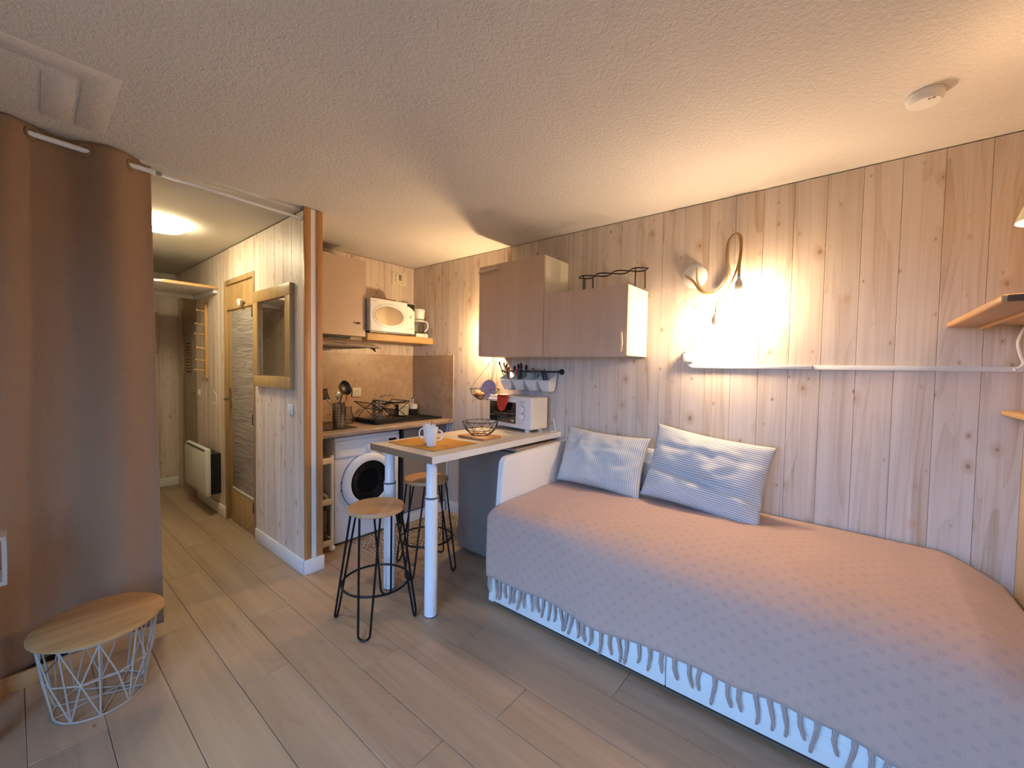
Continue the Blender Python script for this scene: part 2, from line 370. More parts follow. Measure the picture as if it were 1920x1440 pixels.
# ticking stripe
def stripe(name, ax, per, a, b_):
    m, t, b = nt(name); b.inputs['Roughness'].default_value = .9; b.inputs['Sheen Weight'].default_value = .1
    uvn = nd(t, 'ShaderNodeUVMap'); sp = nd(t, 'ShaderNodeSeparateXYZ'); t.links.new(uvn.outputs[0], sp.inputs[0])
    f = mth(t, 'FRACT', mth(t, 'DIVIDE', sp.outputs[ax], per)); f = mth(t, 'LESS_THAN', mth(t, 'ABSOLUTE', mth(t, 'SUBTRACT', f, .5)), .22)
    t.links.new(mixc(t, f, a, b_), b.inputs['Base Color']); v = coords(t, rnd=False); bump(t, b, ntex(t, v, 400, 2), .2, .001); return m
M['stripe_v'] = stripe('blue_ticking_upright', 0, .0125, (.70, .68, .64), (.36, .42, .47))
M['stripe_h'] = stripe('blue_ticking_across', 1, .0125, (.70, .69, .67), (.30, .38, .47))
M['white_cotton'] = plain('white_cotton', (.75, .76, .78), .9, bmp=.2, bs=300)
M['bulb'] = emis('bulb_glow', BULB_COL, BULB); M['bulb_r'] = emis('shelf_bulb_glow', WARM_COL, SHELF_BULB); M['bulb_k'] = emis('kitchen_bulb_glow', WARM_COL, KITCHEN_BULB)
M['hall_glow'] = emis('ceiling_lamp_glow', HALL_COL, HALL)
# window glass: mostly clear with a faint mirror
m = bpy.data.materials.new('window_glass'); m.use_nodes = True; t = m.node_tree; t.nodes.clear()
o_ = nd(t, 'ShaderNodeOutputMaterial'); mx = nd(t, 'ShaderNodeMixShader', i={0: .06}); tr = nd(t, 'ShaderNodeBsdfTransparent'); gl = nd(t, 'ShaderNodeBsdfGlossy', i={'Roughness': .02})
t.links.new(tr.outputs[0], mx.inputs[1]); t.links.new(gl.outputs[0], mx.inputs[2]); t.links.new(mx.outputs[0], o_.inputs[0]); M['pane'] = m
m = bpy.data.materials.new('clear_glass'); m.use_nodes = True; t = m.node_tree; t.nodes.clear()
o_ = nd(t, 'ShaderNodeOutputMaterial'); mx = nd(t, 'ShaderNodeMixShader'); lw = nd(t, 'ShaderNodeLayerWeight', i={'Blend': .35}); tr = nd(t, 'ShaderNodeBsdfTransparent', i={0: (.93, .93, .92, 1)}); gl = nd(t, 'ShaderNodeBsdfGlossy', i={'Roughness': .03})
t.links.new(mth(t, 'ADD', mth(t, 'MULTIPLY', lw.outputs['Fresnel'], .6), .05), mx.inputs[0]); t.links.new(tr.outputs[0], mx.inputs[1]); t.links.new(gl.outputs[0], mx.inputs[2]); t.links.new(mx.outputs[0], o_.inputs[0]); M['glass'] = m

# ------------------------------------------------------------------ room shell
XW, YK, ZC, YB, XL = 2.755, 3.63, 2.485, -.60, -1.05
HX, HX2, PY, YF, HXL = 1.25, 1.369, 2.822, 6.1, .40
fl = struct('floor', G().box(XL-.1, XW+.12, YB-.15, YF+.15, -.12, -.012), M['dark_gap'], 'grey-beige oak laminate floor of the whole flat', 'floor')
def plank_mesh(name, g, m):
    o = obj(name, g, m); me = o.data; bpy.data.objects.remove(o); return me
W, L = .203, 1.38
fm = plank_mesh('floor_plank', G().box(-W/2+.0008, W/2-.0008, -L/2+.0008, L/2-.0008, -.012, 0, bev=.0012, seg=1), M['laminate'])
known = {0: 2.03, 1: 1.15, 2: 1.715, 3: 1.06, 5: .745, -1: 1.35}
def piece(name, me, parent, loc, rot=(0, 0, 0), scale=(1, 1, 1)):
    o = bpy.data.objects.new(name, me); C.objects.link(o); o.parent = parent; o.location = Vector(loc) - org(parent); o.rotation_euler = rot; o.scale = scale; return o
cut = {}
for k in range(-8, 11):
    x0 = .622 + W*k
    if x0 + W < XL or x0 > XW: continue
    j0 = known.get(k, random.uniform(0, L)); ymax = YF if .3 < x0+W/2 < 1.4 else (YK if x0 > 1 else 2.9)
    j = j0 - L*math.ceil((j0 - YB)/L)
    while j < ymax:
        a, b_ = max(j, YB), min(j+L, ymax)
        if b_ - a > .03: piece('floor_plank', fm, fl, (x0+W/2, (a+b_)/2, -.012), scale=(1, (b_-a)/L, 1))
        j += L
ce = struct('ceiling', G().box(XL-.1, XW+.12, YB-.15, PY-.012, ZC, ZC+.12).box(HX, XW+.12, PY-.012, YK+.15, ZC, ZC+.12).box(XL-.1, HX, PY-.012, 2.95, ZC, ZC+.12), M['crepi'], 'white textured plaster ceiling of the main room', 'ceiling')
g = G().prism([(-.75, 2.14), (.285, 2.14), (.295, 2.70), (.20, 2.70), (.19, 2.245), (-.75, 2.245)], 'z', ZC-.003, ZC+.002, bev=.002); obj('smooth_patch', g, M['plaster'], ce)
g = G().prism([(.09, 2.30), (.175, 2.27), (.185, 2.69), (.10, 2.69)], 'z', ZC-.0025, ZC+.002, bev=.0015); obj('smooth_patch', g, M['plaster'], ce)
struct('ceiling_hall', G().box(HXL-.1, HX, 2.87, YF+.15, ZC-.02, ZC+.10, bev=.008).box(XL-.1, HXL-.09, 2.95, 3.6, ZC-.02, ZC+.1).box(XL-.15, XW+.15, YB-.2, YF+.2, ZC+.121, ZC+.16).box(HX, HX2+.05, 3.79, YF+.15, ZC-.004, ZC+.12), M['hall_ceiling'], 'smooth cream ceiling of the hallway', 'ceiling')  # includes an unseen roof slab and partition cap, added to block leaking sky light

PW = .1446
def planks(parent, m, axis, face, a0, a1, phase, z0, z1, depth, inward):
    """vertical tongue-and-groove boards; axis 'y' = boards side by side along y, face = visible plane"""
    h = z1 - z0; e = .0014; d = depth
    if axis == 'y':
        poly = [(-PW/2+.0005, d), (-PW/2+.0005, e), (-PW/2+.0005+e, 0), (-.0012, 0), (0, .0005), (.0012, 0), (PW/2-.0005-e, 0), (PW/2-.0005, e), (PW/2-.0005, d)]
        g = G().prism([(inward*p[1], p[0]) for p in poly], 'z', 0, h)
    else:
        poly = [(-PW/2+.0005, d), (-PW/2+.0005, e), (-PW/2+.0005+e, 0), (-.0012, 0), (0, .0005), (.0012, 0), (PW/2-.0005-e, 0), (PW/2-.0005, e), (PW/2-.0005, d)]
        g = G().prism([(p[0], inward*p[1]) for p in poly], 'z', 0, h)
    # keep mesh in local coordinates about the board's centre line
    bm = g.bm; bmesh.ops.recalc_face_normals(bm, faces=bm.faces[:]); me = bpy.data.meshes.new('plank'); bm.to_mesh(me); bm.free(); me.materials.append(m)
    s = phase - PW*math.ceil((phase - a0)/PW)
    while s < a1 - .002:
        lo, hi = max(s, a0), min(s+PW, a1)
        if hi - lo > .01:
            c_ = (lo+hi)/2; sc_ = (hi-lo)/PW
            if axis == 'y': piece('plank', me, parent, (face, c_, z0), scale=(1, sc_, 1))
            else: piece('plank', me, parent, (c_, face, z0), scale=(sc_, 1, 1))
        s += PW
wr = struct('wall_right', G().box(XW+.014, XW+.12, YB-.15, YK+.12, 0, ZC), M['dark_gap'], 'long pale wall of whitewashed pine boards beside the bed', 'wall')
planks(wr, M['pine'], 'y', XW, YB, YK, .111, .0, ZC-.005, .014, 1)
wk = struct('wall_kitchen', G().box(HX2, XW+.014, YK+.014, YK+.12, 0, ZC), M['dark_gap'], 'pine-boarded back wall of the kitchen corner', 'wall')
planks(wk, M['pine'], 'x', YK, HX2, XW, 2.612, .0, ZC-.005, .014, 1)
wp = struct('wall_partition', G().box(HX+.014, HX2, PY+.012, YF+.1, 0, ZC), M['plaster'], 'pine-boarded partition between hallway and kitchen', 'wall')
planks(wp, M['pine'], 'y', HX, PY+.012, 3.70, 3.16, .0, ZC-.024, .014, 1)
planks(wp, M['pine'], 'y', HX, 4.43, 5.33, 4.43, .0, ZC-.024, .014, 1)
planks(wp, M['pine'], 'y', HX, 5.93, YF, 5.93, .0, ZC-.024, .014, 1)
planks(wp, M['pine'], 'y', HX, 3.70, 4.43, 3.704, 2.185, ZC-.024, .014, 1)
planks(wp, M['pine'], 'y', HX, 5.33, 5.93, 5.33, 2.21, ZC-.024, .014, 1)
wf = struct('wall_far', G().box(HXL-.1, HX2, YF+.014, YF+.12, 0, ZC), M['dark_gap'], 'pale boarded wall at the far end of the hallway', 'wall')
planks(wf, M['pine'], 'x', YF, HXL, HX, .50, .0, ZC-.024, .014, 1)
struct('wall_hall_left', G().box(HXL-.1, HXL, 3.0, YF+.12, 0, ZC), M['pine'], 'hallway wall hidden behind the brown curtain', 'wall')
struct('wall_closet', G().box(XL-.1, HXL-.1, 3.5, 3.6, 0, ZC), M['plaster'], 'back wall of the closet behind the brown curtain', 'wall')
# left wall with the balcony window, back wall beside the bed foot
WY0, WY1, WZ0, WZ1 = -.42, 1.38, .10, 2.20
struct('wall_left', G().box(XL-.15, XL, YB-.15, WY0, 0, ZC).box(XL-.15, XL, WY1, 3.6, 0, ZC).box(XL-.15, XL, WY0, WY1, WZ1, ZC).box(XL-.15, XL, WY0, WY1, 0, WZ0), M['plaster'], 'plain left wall of the main room out of view', 'wall')
struct('wall_back', G().box(XL-.15, XW+.014, YB-.15, YB, 0, ZC), wood('back_wall_pine', (.66, .50, .33), (.50, .34, .19), 'z', 1.0, rough=.45, tint=.02), 'pale wooden wall at the foot of the bed', 'wall')
g = G(); WM_ = (WY0+WY1)/2
for y0, y1 in ((WY0, WY0+.06), (WM_-.04, WM_+.04), (WY1-.06, WY1)): g.box(XL-.12, XL-.06, y0, y1, WZ0, WZ1, bev=.004)
for y0, y1 in ((WY0+.06, WM_-.04), (WM_+.04, WY1-.06)): g.box(XL-.12, XL-.06, y0, y1, WZ0, WZ0+.08).box(XL-.12, XL-.06, y0, y1, WZ1-.08, WZ1)
wi = struct('window_1', g, M['white_wood'], 'large balcony window out of view at the left letting in blue daylight', 'window')
for y0, y1 in ((WY0+.06, WM_-.04), (WM_+.04, WY1-.06)): obj('pane', G().box(XL-.093, XL-.087, y0, y1, WZ0+.08, WZ1-.08), M['pane'], wi)
# partition end: two orange battens and a white strip
tr_ = struct('trim_1', G().box(HX+.043, HX2-.043, PY, PY+.012, .09, ZC-.004), M['white_wood'], 'white strip with two orange wooden battens on the partition end', 'trim')
obj('batten', G().box(HX-.002, HX+.043, PY-.004, PY+.012, .09, ZC-.002, bev=.002), M['orange_pine'], tr_)
obj('batten', G().box(HX2-.043, HX2+.004, PY-.004, PY+.012, .09, ZC-.006, bev=.002), M['orange_pine'], tr_)
# baseboards
bh = .10
struct('baseboard_hall_near', G().box(HX-.012, HX, PY-.012, 3.695, 0, bh, bev=.003).box(HX-.012, HX2+.01, PY-.014, PY-.002, 0, bh, bev=.003), M['white_wood'], 'white skirting board around the end of the partition', 'baseboard')
struct('baseboard_hall_middle', G().box(HX-.012, HX, 4.43, 5.33, 0, bh, bev=.003), M['white_wood'], 'white skirting board under the hall heater', 'baseboard')
struct('baseboard_far', G().box(HXL, HX-.012, YF-.012, YF, 0, bh, bev=.003), M['white_wood'], 'white skirting board at the far end of the hallway', 'baseboard')
struct('baseboard_kitchen', G().box(XW-.012, XW, 2.36, 3.06, 0, bh, bev=.003), M['white_wood'], 'white skirting board between fridge and kitchen cabinet', 'baseboard')
struct('baseboard_closet', G().box(-1.0, .43, 2.735, 2.75, 0, .072, bev=.002), M['shelf_wood'], 'low brown plinth board under the brown curtain', 'baseboard')

# ------------------------------------------------------------------ hall doors
fr = struct('door_1', G().box(HX-.006, HX+.04, 3.70, 3.735, 0, 2.18, bev=.003).box(HX-.006, HX+.04, 4.385, 4.43, 0, 2.18, bev=.003).box(HX-.006, HX+.04, 3.735, 4.385, 2.14, 2.18, bev=.003).box(HX+.0, HX+.035, 3.735, 4.385, 1.915, 1.935, bev=.002), M['oak_door'], 'narrow wooden hall door with a crinkled silver panel', 'door')
lf = obj('leaf', G().box(HX+.012, HX+.04, 3.74, 4.38, .012, 1.912, bev=.002), M['oak_door'], fr)
obj('transom_panel', G().box(HX+.008, HX+.03, 3.736, 4.384, 1.935, 2.14), M['oak_door'], fr)
obj('film_panel', G().box(HX+.006, HX+.014, 3.745, 4.27, .32, 1.895, bev=.002), M['foil'], lf)
obj('bottom_panel', G().box(HX+.006, HX+.013, 3.745, 4.30, .014, .30, bev=.003), M['mirror_wood'], lf)
obj('panel_bead', G().box(HX+.002, HX+.012, 3.745, 4.27, .305, .325, bev=.003), M['cream_lam'], lf)
obj('handle', G().box(HX+.004, HX+.012, 4.305, 4.335, 1.03, 1.22, bev=.003).tube([(HX+.006, 4.32, 1.12), (HX-.04, 4.32, 1.12), (HX-.042, 4.28, 1.118), (HX-.042, 4.20, 1.118)], .008), M['brass'], lf)
for z in (.25, .98, 1.86): obj('hinge', G().box(HX-.010, HX+.004, 3.733, 3.747, z-.045, z+.045, bev=.003), M['dark_metal'], fr)
fr = struct('door_2', G().box(HX-.004, HX+.04, 5.34, 5.37, 0, 2.2, bev=.003).box(HX-.004, HX+.04, 5.89, 5.92, 0, 2.2, bev=.003).box(HX-.004, HX+.04, 5.37, 5.89, 2.16, 2.2, bev=.003).box(HX+.0, HX+.035, 5.37, 5.89, 1.90, 1.92), M['oak_door'], 'dark narrow door with louvred vent at the hallway end', 'door')
lf = obj('leaf', G().box(HX+.008, HX+.04, 5.37, 5.89, .012, 1.90, bev=.002), wood('grey_door', (.36, .30, .25), (.27, .21, .17), 'z', 1.2, rough=.4, tint=.02), fr)
obj('transom_panel', G().box(HX+.008, HX+.03, 5.37, 5.89, 1.92, 2.16), M['oak_door'], fr)
g = G().box(HX+.003, HX+.009, 5.58, 5.76, 1.33, 1.66)
vb = obj('vent_frame', g, M['end_grain'], lf)
for k in range(9): obj('louvre', G().box(HX-.004, HX+.004, 5.595, 5.745, 1.35+k*.034, 1.37+k*.034, bev=.002), M['oak_door'], vb)
obj('handle', G().box(HX+.006, HX+.014, 5.385, 5.41, 1.02, 1.2, bev=.003).tube([(HX+.01, 5.40, 1.12), (HX-.035, 5.40, 1.12), (HX-.037, 5.50, 1.118)], .008), M['brass'], lf)

# ------------------------------------------------------------------ daybed, mattress, throw
bx0 = 1.82
bed = thing('daybed', 'white daybed with solid headboard and drawer fronts along the pine wall', 'bed', (2.28, .52, 0))
def round_poly(pts, rad, idx, n=6):
    out = []
    for i, p in enumerate(pts):
        if i not in idx: out.append(p); continue
        a = Vector(pts[i-1]); b = Vector(p); c = Vector(pts[(i+1) % len(pts)])
        d1 = (a-b).normalized(); d2 = (c-b).normalized(); ang = d1.angle(d2); tl = rad/math.tan(ang/2)
        s_, e_ = b+d1*tl, b+d2*tl
        for k in range(n+1):
            t_ = k/n; q = (1-t_)**2*s_ + 2*t_*(1-t_)*b + t_*t_*e_; out.append((q.x, q.y))
    return out
hp = round_poly([(1.82, .02), (2.74, .02), (2.74, .905), (1.90, .885)], .06, {3})
obj('headboard', G().prism(hp, 'y', 1.605, 1.645, bev=.004), M['white_lam'], bed)
obj('footboard', G().box(1.85, 2.74, -.575, -.545, .02, .44, bev=.004), M['white_lam'], bed)
obj('side_panel', G().box(1.84, 1.86, -.545, 1.605, .30, .40, bev=.003).box(2.70, 2.735, -.545, 1.605, .04, .40).box(1.86, 2.70, -.545, 1.605, .36, .40).box(1.842, 1.856, -.545, 1.605, .03, .30), M['white_lam'], bed)
for y0, y1 in ((.5785, 1.602), (-.543, .5755)):
    d_ = obj('drawer_front', G().box(bx0, bx0+.02, y0, y1, .028, .30, bev=.003), M['white_lam'], bed)
    obj('grip_recess', G().prism(round_poly([((y0+y1)/2-.16, .085), ((y0+y1)/2+.16, .085), ((y0+y1)/2+.16, .135), ((y0+y1)/2-.16, .135)], .015, {0, 1, 2, 3}, 3), 'x', bx0-.0015, bx0+.001), M['white_wood'], d_)
obj('plinth', G().box(1.85, 2.70, -.54, 1.60, .0, .028), M['dark_gap'], bed)  # near-black colour puts in the shadow gap between bed and floor
tag(obj('mattress', G().box(1.88, 2.715, -.42, 1.60, .40, .565, bev=.04, seg=4), M['white_cotton']), 'thick mattress lying under the mauve throw', 'mattress')

def zt(y):
    z = .612 + .006*math.sin(2.1*y+.4)
    if y < -.36: z -= .16*((-.36-y)/.2)**1.3*.6
    return z
def hem(y): return .178 + .014*math.sin(5.2*y) + .010*math.sin(11*y+1) - .012*max(0, y-1.2)
NU, NV = 170, 64
prof = {}
def throw_pt(i, j):
    y0 = 1.598 - (1.598+.572)*i/(NU-1)
    zt_, hm = zt(y0), hem(y0)
    rr = .10 + .10*min(1, max(0, (1.45-y0)/1.2)) + .02*math.sin(3.1*y0)
    flat = 2.735 - (1.80+rr*1.35); arc = PI/2*rr*1.12; dr = zt_-rr*.82-hm
    s = (flat+arc+dr)*j/(NV-1)
    xa, za = 1.80+rr*1.35, rr*.82
    nx = 0; 
    if s < flat: x, z = 2.735-s, zt_ + .010*math.sin(PI*s/flat); wgt = 0
    elif s < flat+arc:
        a = (s-flat)/arc*PI/2; x, z = xa-rr*1.35*math.sin(a), zt_-za*(1-math.cos(a)); wgt = (s-flat)/arc
    else: x, z = 1.80, zt_-za-(s-flat-arc); wgt = 1
    n_ = noise.noise(Vector((x*3, y0*3.0, z*3)))*.010 + noise.noise(Vector((x*9, y0*8, z*9+4)))*.004
    fold = .006*math.sin(y0*21+2*math.sin(3*y0))*max(0, (zt_-z)/.45)
    y = y0 + .042*wgt*max(0, 1-abs(1.598-y0)/.25)
    edge = min(1, (2.735-x)/.1) if x > 2.635 else 1
    if wgt == 0: z += n_*edge
    else: x -= abs(n_)*wgt*.8 + fold; z += n_*(1-wgt)
    return (min(x, 2.735), y, z)
def throw_uv(i, j):
    y0 = 1.598 - (1.598+.572)*i/(NU-1); return (y0+3, j/(NV-1)*1.30)
g = G(); g.grid(throw_pt, NU, NV, throw_uv)
thr = tag(obj('throw_blanket', g, M['throw'], smooth=0, solid=.006), 'mauve throw with darker square dots and fringe draped over the daybed', 'blanket')
tms = []
for q in range(6):
    rnd = random.Random(q); L_ = rnd.uniform(.085, .125); g = G()
    for s_ in (-1, 1):
        pts = []; rad = []
        for k in range(8):
            t_ = k/7; pts.append((rnd.uniform(-.0015, .0015), s_*.0035*(1-.3*t_)+.012*math.sin(t_*3+q)*t_*(1 if q % 2 else -1), -L_*t_)); rad.append(.0055*(1-.45*t_)+.001*math.sin(k*2.3))
        g.tube(pts, rad, 6)
    bm = g.bm; bmesh.ops.recalc_face_normals(bm, faces=bm.faces[:]); me = bpy.data.meshes.new('tassel'); bm.to_mesh(me); bm.free(); me.materials.append(M['tassel']); [setattr(p, 'use_smooth', True) for p in me.polygons]; tms.append(me)
yy = 1.615
while yy > -.55:
    q = random.randrange(6); i = (1.598-min(yy, 1.598))/2.17*(NU-1); p = throw_pt(i, NV-1)
    piece('tassel', tms[q], thr, (p[0]-.001, yy, p[2]+.004), rot=(random.uniform(-.12, .12), 0, random.uniform(-.3, .3)))
    yy -= random.uniform(.030, .046) if yy > 1.0 else random.uniform(.040, .062)

# pillows
def pillow(name, label, W_, H_, T_, mat, loc, rot, seed, crease=None, group=None):
    g = G(); nu, nv = 46, 34; bm = g.bm; Lr = bm.loops.layers.uv.verify()
    def P(i, j, s):
        u = -1+2*i/(nu-1); v = -1+2*j/(nv-1)
        px = u*W_/2*(1-.07*(1-v*v)*0 - .06*(1-v*v)*abs(u)**3); pz = v*H_/2*(1-.08*(1-u*u)*abs(v)**3)
        th = T_/2*max(0, (1-abs(u)**2.6))**.55*max(0, (1-abs(v)**2.6))**.55
        n_ = noise.noise(Vector((u*2.3+seed, v*2.0, s*3.0)))*.35 + noise.noise(Vector((u*5+seed, v*6, s)))*.16
        th *= 1+n_
        if crease: th -= s_cr(u, v, s)*T_
        return (px, -s*max(th, .001 if abs(u) < 1 and abs(v) < 1 else 0), pz)
    def s_cr(u, v, s): return .28*math.exp(-((v-crease[0]-crease[1]*u)/.10)**2)*(1-u*u)**.3*(1-v*v) if s > 0 else 0
    rows = {}
    for s in (1, -1):
        for i in range(nu):
            for j in range(nv):
                b_ = i in (0, nu-1) or j in (0, nv-1)
                if b_ and s == -1: rows[(i, j, s)] = rows[(i, j, 1)]
                else: rows[(i, j, s)] = bm.verts.new(P(i, j, s))
    for s in (1, -1):
        for i in range(nu-1):
            for j in range(nv-1):
                q = [(i, j), (i+1, j), (i+1, j+1), (i, j+1)]
                if s == -1: q = q[::-1]
                f = bm.faces.new([rows[(a, b_, s)] for a, b_ in q])
                for l, (a, b_) in zip(f.loops, q): l[Lr].uv = (a/(nu-1)*W_, b_/(nv-1)*H_)
    o = obj(name, g, mat, smooth=0)
    o.location = loc; o.rotation_euler = rot
    # re-centre: obj() placed the origin at the bottom of the cushion
    return tag(o, label, 'pillow', group)
# local: width along x, height z, front = -y  -> turn so the front faces -x (rot z = -90)
pillow('striped_pillow', 'blue and white pillow with upright stripes leaning by the headboard', .62, .40, .17, M['stripe_v'], (2.47, 1.285, .63), (R(-20), R(2), R(-90)), 1.0, group='striped pillows on the daybed')
pillow('striped_pillow', 'larger creased pillow with stripes running across, farther from the headboard', .66, .47, .18, M['stripe_h'], (2.48, .655, .622), (R(-20), R(6.5), R(-90)), 5.0, crease=(-.25, -.12), group='striped pillows on the daybed')
pillow('white_cushion', 'plain white cushion half hidden behind the two striped pillows', .46, .30, .07, M['white_cotton'], (2.70, .97, .622), (R(-4), 0, R(-90)), 9.0)

# ------------------------------------------------------------------ bar table and stools
TZ = .94
tb = thing('bar_table', 'cream bar table on two white telescopic legs fixed to the pine wall', 'table', (2.1, 2.04, 0))
obj('table_top', G().box(1.452, XW-.002, 1.742, 2.345, TZ-.040, TZ, bev=.0015, seg=1), M['table_top'], tb)
obj('front_edge', G().box(1.450, XW-.003, 1.738, 1.742, TZ-.040, TZ-.0005), M['white_lam'], tb)
obj('end_edge', G().box(1.447, 1.452, 1.7385, 2.345, TZ-.0405, TZ-.0008), M['edge_band'], tb)
for (lx, ly) in ((1.512, 1.815), (1.53, 2.25)):
    lg = obj('leg', G().lathe([(.0001, .004), (.036, .004), (.037, .012), (.037, .69), (.036, .697), (.0315, .698), (.0305, .70), (.0305, TZ-.041), (.0001, TZ-.041)], (lx, ly, 0), 28), M['white_enamel'], tb)
    obj('collar', G().lathe([(.0375, .683), (.0395, .685), (.0395, .692), (.0375, .694)], (lx, ly, 0), 28, close=True), M['navy'], lg)
    obj('foot_ring', G().lathe([(.0001, 0), (.0375, 0), (.0385, .003), (.0375, .006), (.0001, .006)], (lx, ly, 0), 28), M['navy'], lg)
def make_stool(label):
    st = thing('bar_stool', label, 'stool', (0, 0, 0), group='hairpin bar stools at the bar table', local=True)
    obj('seat', G().lathe([(.0001, .618), (.146, .618), (.155, .623), (.156, .635), (.151, .644), (.0001, .645)], n=48), M['stool_wood'], st)
    obj('seat_plate', G().lathe([(.0001, .612), (.12, .612), (.12, .618), (.0001, .618)], n=24), M['black_steel'], st)
    for k in range(4):
        a = PI/2*k; ca, sa = math.cos(a), math.sin(a)
        pts = []
        def w(rad, tan, z): return (ca*rad - sa*tan, sa*rad + ca*tan, z)
        for k2 in range(7): t_ = k2/6; pts.append(w(.125+.093*t_, -.055+.024*t_, .614-.578*t_))
        for k2 in range(1, 8):
            an = PI*k2/8; pts.append(w(.220+.002*math.sin(an), -.031*math.cos(an), .036-.030*math.sin(an)))
        for k2 in range(7): t_ = 1-k2/6; pts.append(w(.125+.093*t_, .055-.024*t_, .614-.578*t_))
        lg = obj('leg', G().tube(pts, .0062, 8), M['black_steel'], st)
        obj('floor_pad', G().ball(w(.221, 0, .0045), .008, .008, .0045, 8), M['black'], lg)
        obj('screw', G().ball(w(.206, -.031, .11), .0035, n=6), M['chrome'], lg)
    obj('foot_ring', G().tube([(.183*math.cos(2*PI*k/36), .183*math.sin(2*PI*k/36), .215) for k in range(36)], .0065, 8, True), M['black_steel'], st)
    return st
s1 = make_stool('front bar stool with oak seat, nearest the viewer beside the table leg')
s1.location = (1.30, 2.04, 0); s1.rotation_euler = (0, 0, R(42))
s2 = dup(s1, label='rear bar stool with oak seat, tucked under the table beside the fridge')
s2.location = (1.872, 2.305, 0); s2.rotation_euler = (0, 0, R(-68))

# things on the table
g = G(); pm = [(1.54, 2.285), (1.888, 2.288), (1.915, 1.845), (1.548, 1.852)]
def pmat(i, j):
    u, v = i/20, j/20; a = Vector(pm[0]).lerp(Vector(pm[1]), u); b_ = Vector(pm[3]).lerp(Vector(pm[2]), u); p = a.lerp(b_, v)
    return (p.x+.002*math.sin(17*v), p.y+.002*math.sin(23*u), TZ+.0025+.0018*abs(noise.noise(Vector((p.x*14, p.y*14, 0)))))
g.grid(pmat, 21, 21); tag(obj('placemat', g, M['mustard'], smooth=0, solid=.002), 'mustard yellow cloth placemat under the mugs', 'placemat')
def mug(label, loc, rz):
    t_ = thing('mug', label, 'mug', loc, (0, 0, rz), 'white mugs on the placemat', local=True)
    obj('body', G().lathe([(.0001, .001), (.027, .001), (.029, .004), (.042, .116), (.0405, .118), (.039, .116), (.0265, .008), (.0001, .007)], n=32), M['ceramic'], t_)
    obj('handle', G().tube([(.034+.0, 0, .035), (.045, 0, .036)] + [(.047+.022*math.sin(a), 0, .066-.030*math.cos(a)) for a in [PI*k/8 for k in range(9)]] + [(.040, 0, .096)], .0048, 8), M['ceramic'], t_)
    return t_
mug('front white mug with its handle on the right', (1.640, 1.975, TZ+.005), R(-35))
mug('rear white mug with a wooden stick, behind the front mug', (1.702, 2.072, TZ+.005), R(165))
tag(obj('wooden_stirrer', G().tube([(1.706, 2.085, TZ+.016), (1.712, 2.055, TZ+.150)], .004, 6), M['board_wood']), 'thin wooden stirrer sticking out of the rear mug', 'stirrer')
g = G().tube([(1.630, 1.963, TZ+.014), (1.606, 1.985, TZ+.115), (1.600, 1.99, TZ+.140)], [.002, .002, .003], 6).ball((1.598, 1.992, TZ+.148), .006, .004, .010, 8); tag(obj('teaspoon', g, M['steel']), 'small steel teaspoon standing in the front mug', 'spoon')
b_ = tag(obj('cutting_board', G().box(-.092, .092, -.122, .122, 0, .016, bev=.003), M['board_wood']), 'small square wooden board under the black wire bowl', 'cutting board')
b_.location = (2.093, 2.0, TZ+.0005); b_.rotation_euler = (0, 0, R(2))
def wire_bowl(name, label, cat, c, r_top, r_mid, r_bot, h, n, rad, mat, parent=None):
    cx, cy, cz = c; root = thing(name, label, cat, c)
    def pt(r, k, z): return (cx+r*math.cos(2*PI*k/n+.3), cy+r*math.sin(2*PI*k/n+.3), cz+z)
    zm = h*.42
    obj('rim', G().tube([pt(r_top, k, h) for k in range(n)], rad*1.2, 6, True), mat, root)
    obj('middle_ring', G().tube([pt(r_mid, k+.5, zm) for k in range(n)], rad, 6, True), mat, root)
    obj('base_ring', G().tube([pt(r_bot, k, rad*1.2) for k in range(n)], rad*1.2, 6, True), mat, root)
    zz = []
    for k in range(n): zz += [pt(r_top, k, h), pt(r_mid, k+.5, zm)]
    obj('upper_wire', G().tube(zz, rad, 6, True), mat, root)
    zz = []
    for k in range(n): zz += [pt(r_bot, k, rad), pt(r_mid, k+.5, zm)]
    obj('lower_wire', G().tube(zz, rad, 6, True), mat, root)
    return root
wire_bowl('wire_bowl', 'black geometric wire fruit bowl on the wooden board', 'bowl', (2.105, 2.0, TZ+.0175), .126, .108, .062, .098, 9, .0021, M['black_steel'])

# toaster oven (local: front faces -x, width along y)
ov = thing('toaster_oven', 'white toaster oven with dark glass door on the bar table', 'oven', (2.5315, 2.0955, TZ), (0, 0, R(-8)), local=True)
W2 = .25
obj('body', G().box(.012, .190, -W2, W2, .022, .272, bev=.012, seg=3), M['oven_case'], ov)
obj('front_frame', G().box(0, .02, -W2, W2, .022, .272, bev=.008), M['white_plastic'], ov)
dr = obj('door', G().box(-.006, .004, -.098, W2-.012, .048, .252, bev=.003), M['white_plastic'], ov)
obj('glass', G().box(-.009, -.004, -.090, W2-.022, .056, .222, bev=.002), M['black_gloss'], dr)
obj('shelf_line', G().box(-.0105, -.0088, -.075, W2-.05, .130, .135), M['steel'], dr)
obj('handle', G().tube([(-.005, -.085, .238), (-.024, -.08, .238), (-.026, W2-.03, .238), (-.005, W2-.024, .238)], .0075, 10), M['white_plastic'], dr)
obj('logo_badge', G().lathe([(.0001, 0), (.019, 0), (.018, .002), (.0001, .0025)], n=20).xf(Matrix.Translation((-.009, -.055, .078)) @ Matrix.Rotation(R(-90), 4, 'Y') @ Matrix.Diagonal((.45, 1, 1, 1))), M['socket_white'], dr)
cp = obj('control_panel', G().box(-.004, .004, -W2+.012, -.108, .048, .252, bev=.002), M['white_enamel'], ov)
